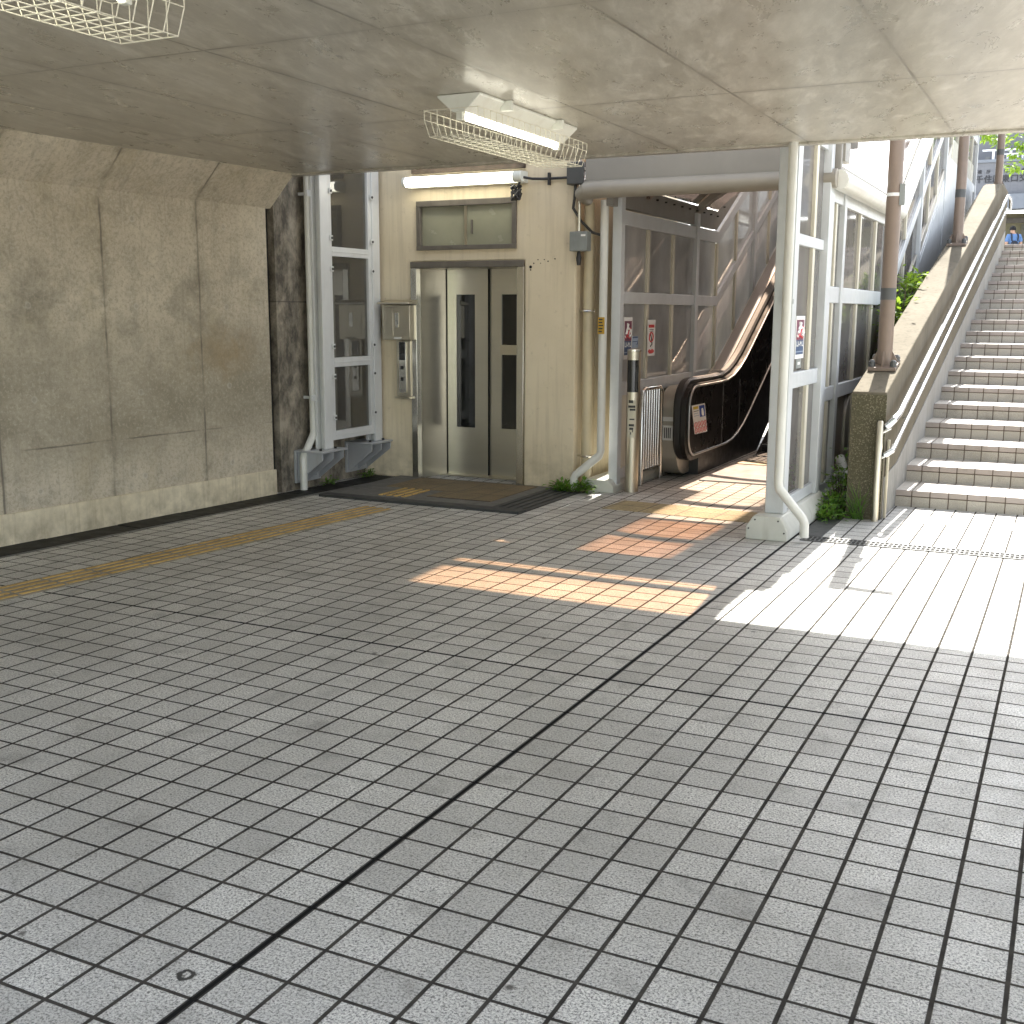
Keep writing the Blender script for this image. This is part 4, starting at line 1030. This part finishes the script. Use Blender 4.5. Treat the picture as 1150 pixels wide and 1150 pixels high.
# ------------------------------------------------------------------ far police box building
kd = thing('police_box_building', 'grey building with dark lettering above its entrance beyond the top of the stairs', 'building', (0, 42, 2.66))
MB().box(-4, 9, 42, 47, 5.60, 6.70).build('sign_wall', M_bw, kd)
MB().box(-4.1, 9.1, 41.7, 42.4, 5.10, 5.599).build('entrance_canopy', M_bband, kd)
MB().box(-4, 9, 43.6, 47, 2.66, 5.09).build('entrance_wall', M_bbeige, kd)
MB().box(-4, 9, 43.5, 43.59, 4.75, 4.93).build('lintel', M_dframe, kd)
MB().box(-.55, .5, 43.52, 43.595, 2.66, 4.7).build('door', m_simple('olive_door_panel', (.10, .095, .06), .4), kd)
MB().box(-1.30, -1.02, 41.85, 42.2, 2.66, 5.09).build('pillar', m_simple('cream_pillar_paint', (.50, .46, .36), .6), kd)
MB().box(-4, 9, 43.0, 47, 6.701, 9.5).build('upper_wall', M_bw, kd)
MB().box(-4.05, 9.05, 41.95, 42.3, 6.701, 6.80).build('ledge', M_bband, kd)
mb = MB()
mb.box(-1.90, 9, 42.08, 42.13, 7.09, 7.15); mb.box(-1.40, 9, 42.085, 42.125, 6.95, 6.985)
for k in range(20): mb.box(-1.58+.55*k, -1.50+.55*k, 42.09, 42.12, 6.801, 7.089)
mb.build('balcony_rail', M_wpaint, kd)
for k in range(14): MB().box(-1.12+.16*k, -1.06+.16*k, 42.10, 42.115, 6.801, 6.949).build('baluster', M_wpaint, kd)
MB().box(-1.80, -1.66, 42.2, 42.5, 6.801, 6.92).build('duct', m_simple('grey_duct', (.2, .2, .2), .6), kd)
def text(body, size, x, y, z, mat, parent, name, ext=.01):
    cu = bpy.data.curves.new(name, 'FONT'); cu.body = body; cu.size = size; cu.extrude = ext; cu.align_x = 'CENTER'; cu.align_y = 'CENTER'; cu.offset = size*.014
    o = bpy.data.objects.new(name, cu); COL.objects.link(o)
    dg = bpy.context.evaluated_depsgraph_get(); me = bpy.data.meshes.new_from_object(o.evaluated_get(dg))
    bpy.data.objects.remove(o); me.transform(Matrix.Translation((x, y, z)) @ Matrix.Rotation(PI/2, 4, 'X'))
    me.materials.clear()
    return link(name, me, mat, parent)
for i, ch in enumerate('北千住駅東口交番'):
    text(ch, .27, -2.215+.282*i, 41.985, 6.13, M_letter, kd, 'sign_character', .012)
for i, ch in enumerate('警視庁千住警察署'):
    text(ch, .135, -2.215+.282*i, 41.985, 6.39, M_letter, kd, 'small_sign_character', .008)

# ------------------------------------------------------------------ person on the plaza
def skin(name, verts, edges, radii, mat, parent, sub=2, root=0):
    me = bpy.data.meshes.new(name); me.from_pydata(verts, edges, []); o = bpy.data.objects.new(name, me); COL.objects.link(o)
    o.modifiers.new('s', 'SKIN'); sd = o.modifiers.new('u', 'SUBSURF'); sd.levels = sub; sd.render_levels = sub
    for v, r in zip(me.skin_vertices[0].data, radii): v.radius = r if isinstance(r, tuple) else (r, r); v.use_root = False
    me.skin_vertices[0].data[root].use_root = True
    dg = bpy.context.evaluated_depsgraph_get(); m2 = bpy.data.meshes.new_from_object(o.evaluated_get(dg)); bpy.data.objects.remove(o)
    m2.materials.clear()
    for p in m2.polygons: p.use_smooth = True
    return link(name, m2, mat, parent)
pp = thing('person', 'person in blue shirt and dark vest with head bowed beyond the top step', 'person', (-.52, 39, 2.655), local=True, rz=.35)
hd = (-.03, .05, 1.52)
bv = [(0,0,.93),(0,.0,1.12),(0,-.01,1.32),(0,.02,1.42),(-.015,.04,1.475),hd,(-.045,.075,1.60),
      (.10,0,.88),(.105,.02,.48),(.105,-.02,.08),(.105,.12,.04),(-.10,0,.88),(-.105,.02,.48),(-.105,-.02,.08),(-.105,.12,.04),
      (.17,.0,1.37),(.235,-.02,1.12),(.19,.17,1.0),(.13,.24,1.02),(-.17,.0,1.37),(-.235,-.02,1.12),(-.19,.17,1.0),(-.13,.24,1.02)]
be = [(0,1),(1,2),(2,3),(3,4),(4,5),(5,6),(0,7),(7,8),(8,9),(9,10),(0,11),(11,12),(12,13),(13,14),(2,15),(15,16),(16,17),(17,18),(2,19),(19,20),(20,21),(21,22)]
br = [(.15,.10),(.14,.095),(.16,.10),.07,.05,(.085,.095),(.07,.08),.085,.06,.042,.035,.085,.06,.042,.035,.065,.045,.034,.03,.065,.045,.034,.03]
body = skin('body', bv, be, br, M_skin, pp)
skin('shirt', [(0,0,.92),(0,0,1.12),(0,-.01,1.32),(0,.015,1.41),(.17,0,1.37),(.232,-.02,1.16),(-.17,0,1.37),(-.232,-.02,1.16)], [(0,1),(1,2),(2,3),(2,4),(4,5),(2,6),(6,7)], [(.168,.118),(.158,.112),(.178,.118),.082,.08,.064,.08,.064], M_shirt, pp)
skin('vest', [(0,0,.94),(0,0,1.12),(0,-.01,1.27)], [(0,1),(1,2)], [(.176,.126),(.166,.122),(.165,.126)], M_vest, pp)
mb = MB()
for sx in (-1, 1): mb.tube([(sx*.09,-.135,1.20),(sx*.10,-.13,1.33),(sx*.10,-.09,1.41),(sx*.095,0,1.445),(sx*.10,.09,1.40),(sx*.09,.12,1.25)], .022, 8)
mb.build('straps', M_vest, pp, smooth=True)
skin('trousers', [(0,0,.93),(.10,0,.86),(.105,.02,.48),(.105,-.02,.10),(-.10,0,.86),(-.105,.02,.48),(-.105,-.02,.10)], [(0,1),(1,2),(2,3),(0,4),(4,5),(5,6)], [(.16,.115),.10,.078,.062,.10,.078,.062], M_trou, pp)
hm = MB()
bmesh.ops.create_uvsphere(hm.bm, u_segments=18, v_segments=12, radius=.112)
for v in list(hm.bm.verts):
    if v.co.z < -.045 or (v.co.y > .06 and v.co.z < .03): hm.bm.verts.remove(v)
for v in hm.bm.verts: v.co = Vector((v.co.x*.88, v.co.y*1.02, v.co.z*1.05)) + Vector((-.035, .045, 1.578))
hm.build('hair', M_hair, pp, smooth=True)

# ------------------------------------------------------------------ neighbours behind the shelter, cable
def house(name, label, x0, x1, y0, y1, h, wins, face):
    t = thing(name, label, 'building', ((x0+x1)/2, (y0+y1)/2, 0))
    MB().box(x0, x1, y0, y1, 0, h).build('wall', M_house, t)
    MB().prism([(x0-.3, h), (x1+.3, h), ((x0+x1)/2, h+1.6)], 'y', y0-.3, y1+.3).build('roof', M_roof, t)
    for (a, b, z0, z1) in wins:
        if face == 'x':
            w = MB().box(x1, x1+.05, a, b, z0, z1).build('window', M_wpaint, t, .004); MB().box(x1+.0505, x1+.056, a+.06, b-.06, z0+.06, z1-.06).build('pane', M_hglass, w)
        else:
            w = MB().box(a, b, y0-.05, y0, z0, z1).build('window', M_wpaint, t, .004); MB().box(a+.06, b-.06, y0-.056, y0-.0505, z0+.06, z1-.06).build('pane', M_hglass, w)
    return t
ht = house('house', 'pale house with white balcony bars seen through the upper left glazing', -12, -6.6, 13.2, 24, 5.2, [(14.2,15.6,1.0,2.3),(16.4,18.2,1.0,2.4),(14.2,15.6,3.7,4.9),(16.6,18.6,3.5,5.1),(20,21.5,3.7,4.9)], 'x')
mb = MB()
for k in range(22): mb.box(-6.05, -6.02, 14.0+k*.2, 14.06+k*.2, 2.95, 3.85)
mb.box(-6.07, -6.0, 13.9, 18.4, 3.851, 3.93); mb.box(-6.6, -6.0, 13.9, 18.4, 2.80, 2.949)
mb.build('balcony', M_wpaint, ht)
cbl = MB(); cbl.tube([(-4.5,18,4.9),(-1.9,16.2,3.83),(-1.3,16,3.69),(-.95,16,3.53)], .018, 6)
tag(cbl.build('overhead_cable', m_simple('dark_red_cable', (.16, .05, .05), .6)), 'thin dark red cable crossing the bright sky behind the nearest lamp post', 'cable')
cbl = MB(); cbl.tube([(-5,19,5.2),(-1.5,16,4.12),(-.95,15.9,3.98)], .014, 6)
tag(cbl.build('overhead_cable', M_rub), 'thin black cable just under the bridge edge in the bright sky', 'cable')
# unseen trees added past the camera side mouth for reflections in the steel doors
def back_tree(x, y, h, label):
    t = thing('reflection_tree', label, 'tree', (x, y, 0))
    MB().tube([(x,y,0),(x+.1,y,h*.3),(x,y+.1,h*.6)], [.16,.12,.06], 8).build('trunk', M_bark, t)
    global lm; lm = MB()
    for k in range(16):
        spray((x+random.uniform(-1.3,1.3), y+random.uniform(-1.0,1.0), h*.25+random.random()*h*.75), (1.1,1.0,.8), 130, .28)
    lm.build('crown', M_leafb, t)
back_tree(-4.2, -14.5, 5.0, 'unseen tree added for reflections, left of the bridge mouth behind the camera')
back_tree(-.8, -15.5, 5.5, 'unseen tree added for reflections, straight behind the camera beyond the bridge')
back_tree(3.2, -14.5, 5.0, 'unseen tree added for reflections, right of the bridge mouth behind the camera')

# ------------------------------------------------------------------ ceiling lamps
def cage_lamp(loc, label):
    t = thing('ceiling_lamp', label, 'lamp', loc, group='caged tube lamps on the bridge soffit', local=True)
    L = .62
    mb = MB(); mb.prism([(-.125, -.0), (.125, 0), (.125, -.012), (.034, -.088), (-.034, -.088), (-.125, -.012)], 'y', -L, L)
    mb.build('reflector_body', M_lbody, t, .004)
    MB().cyl((0, -.585, -.108), (0, .585, -.108), .0135, 14).build('tube', M_tube, t, smooth=True)
    mb = MB()
    for s_ in (-1, 1): mb.box(-.018, .018, s_*.60-.015, s_*.60+.015, -.128, -.086)
    mb.build('lamp_holder', M_lbody, t, .003)
    W, D, E, r = .155, -.215, .70, .0021
    g = MB()
    def hoop(y):
        g.tube([(-W,y,-.085),(-W,y,-.13),(-W*.8,y,D),(W*.8,y,D),(W,y,-.13),(W,y,-.085)], r, 6)
    for k in range(22): hoop(-E+2*E*k/21)
    for u, z in ((-W,-.085),(-W,-.13),(-W*.8,D),(-W*.4,D),(0,D),(W*.4,D),(W*.8,D),(W,-.13),(W,-.085)):
        g.tube([(u,-E,z),(u,E,z)], r, 6)
    for s_ in (-1, 1):
        for u in (-.08, 0, .08): g.tube([(u, s_*E, D), (u, s_*(E), -.085)], r, 6)
        g.tube([(-W, s_*E, -.085), (W, s_*E, -.085)], r, 6)
    g.build('wire_guard', M_wire, t, smooth=True)
    for s_ in (-.33, .33):
        for q in (-1, 1): MB().box(*sorted((q*.10, q*.16)), s_-.016, s_+.016, -.05, -.001).build('guard_clip', M_lbody, t)
    return t
l2 = cage_lamp((-1.245, 4.12, 2.629), 'lit caged tube lamp in full view on the soffit in front of the lift')
l1_ = copy_tree(l2); l1_.location = (-1.14, .52, 2.629); l1_['label'] = 'caged tube lamp cut off by the top left edge of the picture'

# ------------------------------------------------------------------ light
w = bpy.data.worlds.new("World"); sc.world = w; w.use_nodes = True
nt = w.node_tree; bg = nt.nodes['Background']
sky = nt.nodes.new('ShaderNodeTexSky'); sky.sky_type = 'NISHITA'; sky.sun_disc = False
EL = math.radians(48.8)
sky.sun_elevation = EL; sky.sun_rotation = math.radians(-4.75)
sky.air_density = .9; sky.dust_density = 1.5; sky.ozone_density = 1.0
hs = nt.nodes.new('ShaderNodeHueSaturation'); hs.inputs['Saturation'].default_value = .42
nt.links.new(sky.outputs[0], hs.inputs['Color']); nt.links.new(hs.outputs[0], bg.inputs[0]); bg.inputs[1].default_value = .10
sd = bpy.data.lights.new('sun', 'SUN'); sd.energy = 2.9; sd.angle = math.radians(.53); sd.color = (1, .965, .90)
so = bpy.data.objects.new('sun', sd); COL.objects.link(so)
dv = Vector((.083, -1, 0)).normalized()*math.cos(EL) + Vector((0, 0, -math.sin(EL)))
so.rotation_euler = dv.to_track_quat('-Z', 'Y').to_euler(); so.location = (0, 20, 25)

cd = bpy.data.cameras.new('camera'); co = bpy.data.objects.new('camera', cd); COL.objects.link(co)
cd.sensor_width = 36; cd.lens = 36*F/1150; cd.clip_start = .05; cd.clip_end = 1000
Mx = Matrix((r2, u2, -fwd)).transposed().to_4x4(); Mx.translation = CAM; co.matrix_world = Mx
sc.camera = co
sc.view_settings.view_transform = 'Standard'; sc.view_settings.look = 'None'; sc.view_settings.exposure = 2.75; sc.view_settings.gamma = 1
sc.cycles.max_bounces = 10; sc.cycles.diffuse_bounces = 6; sc.cycles.glossy_bounces = 4; sc.cycles.transparent_max_bounces = 24
sc.cycles.use_denoising = True; sc.cycles.sample_clamp_indirect = 6; sc.cycles.caustics_reflective = False; sc.cycles.caustics_refractive = False
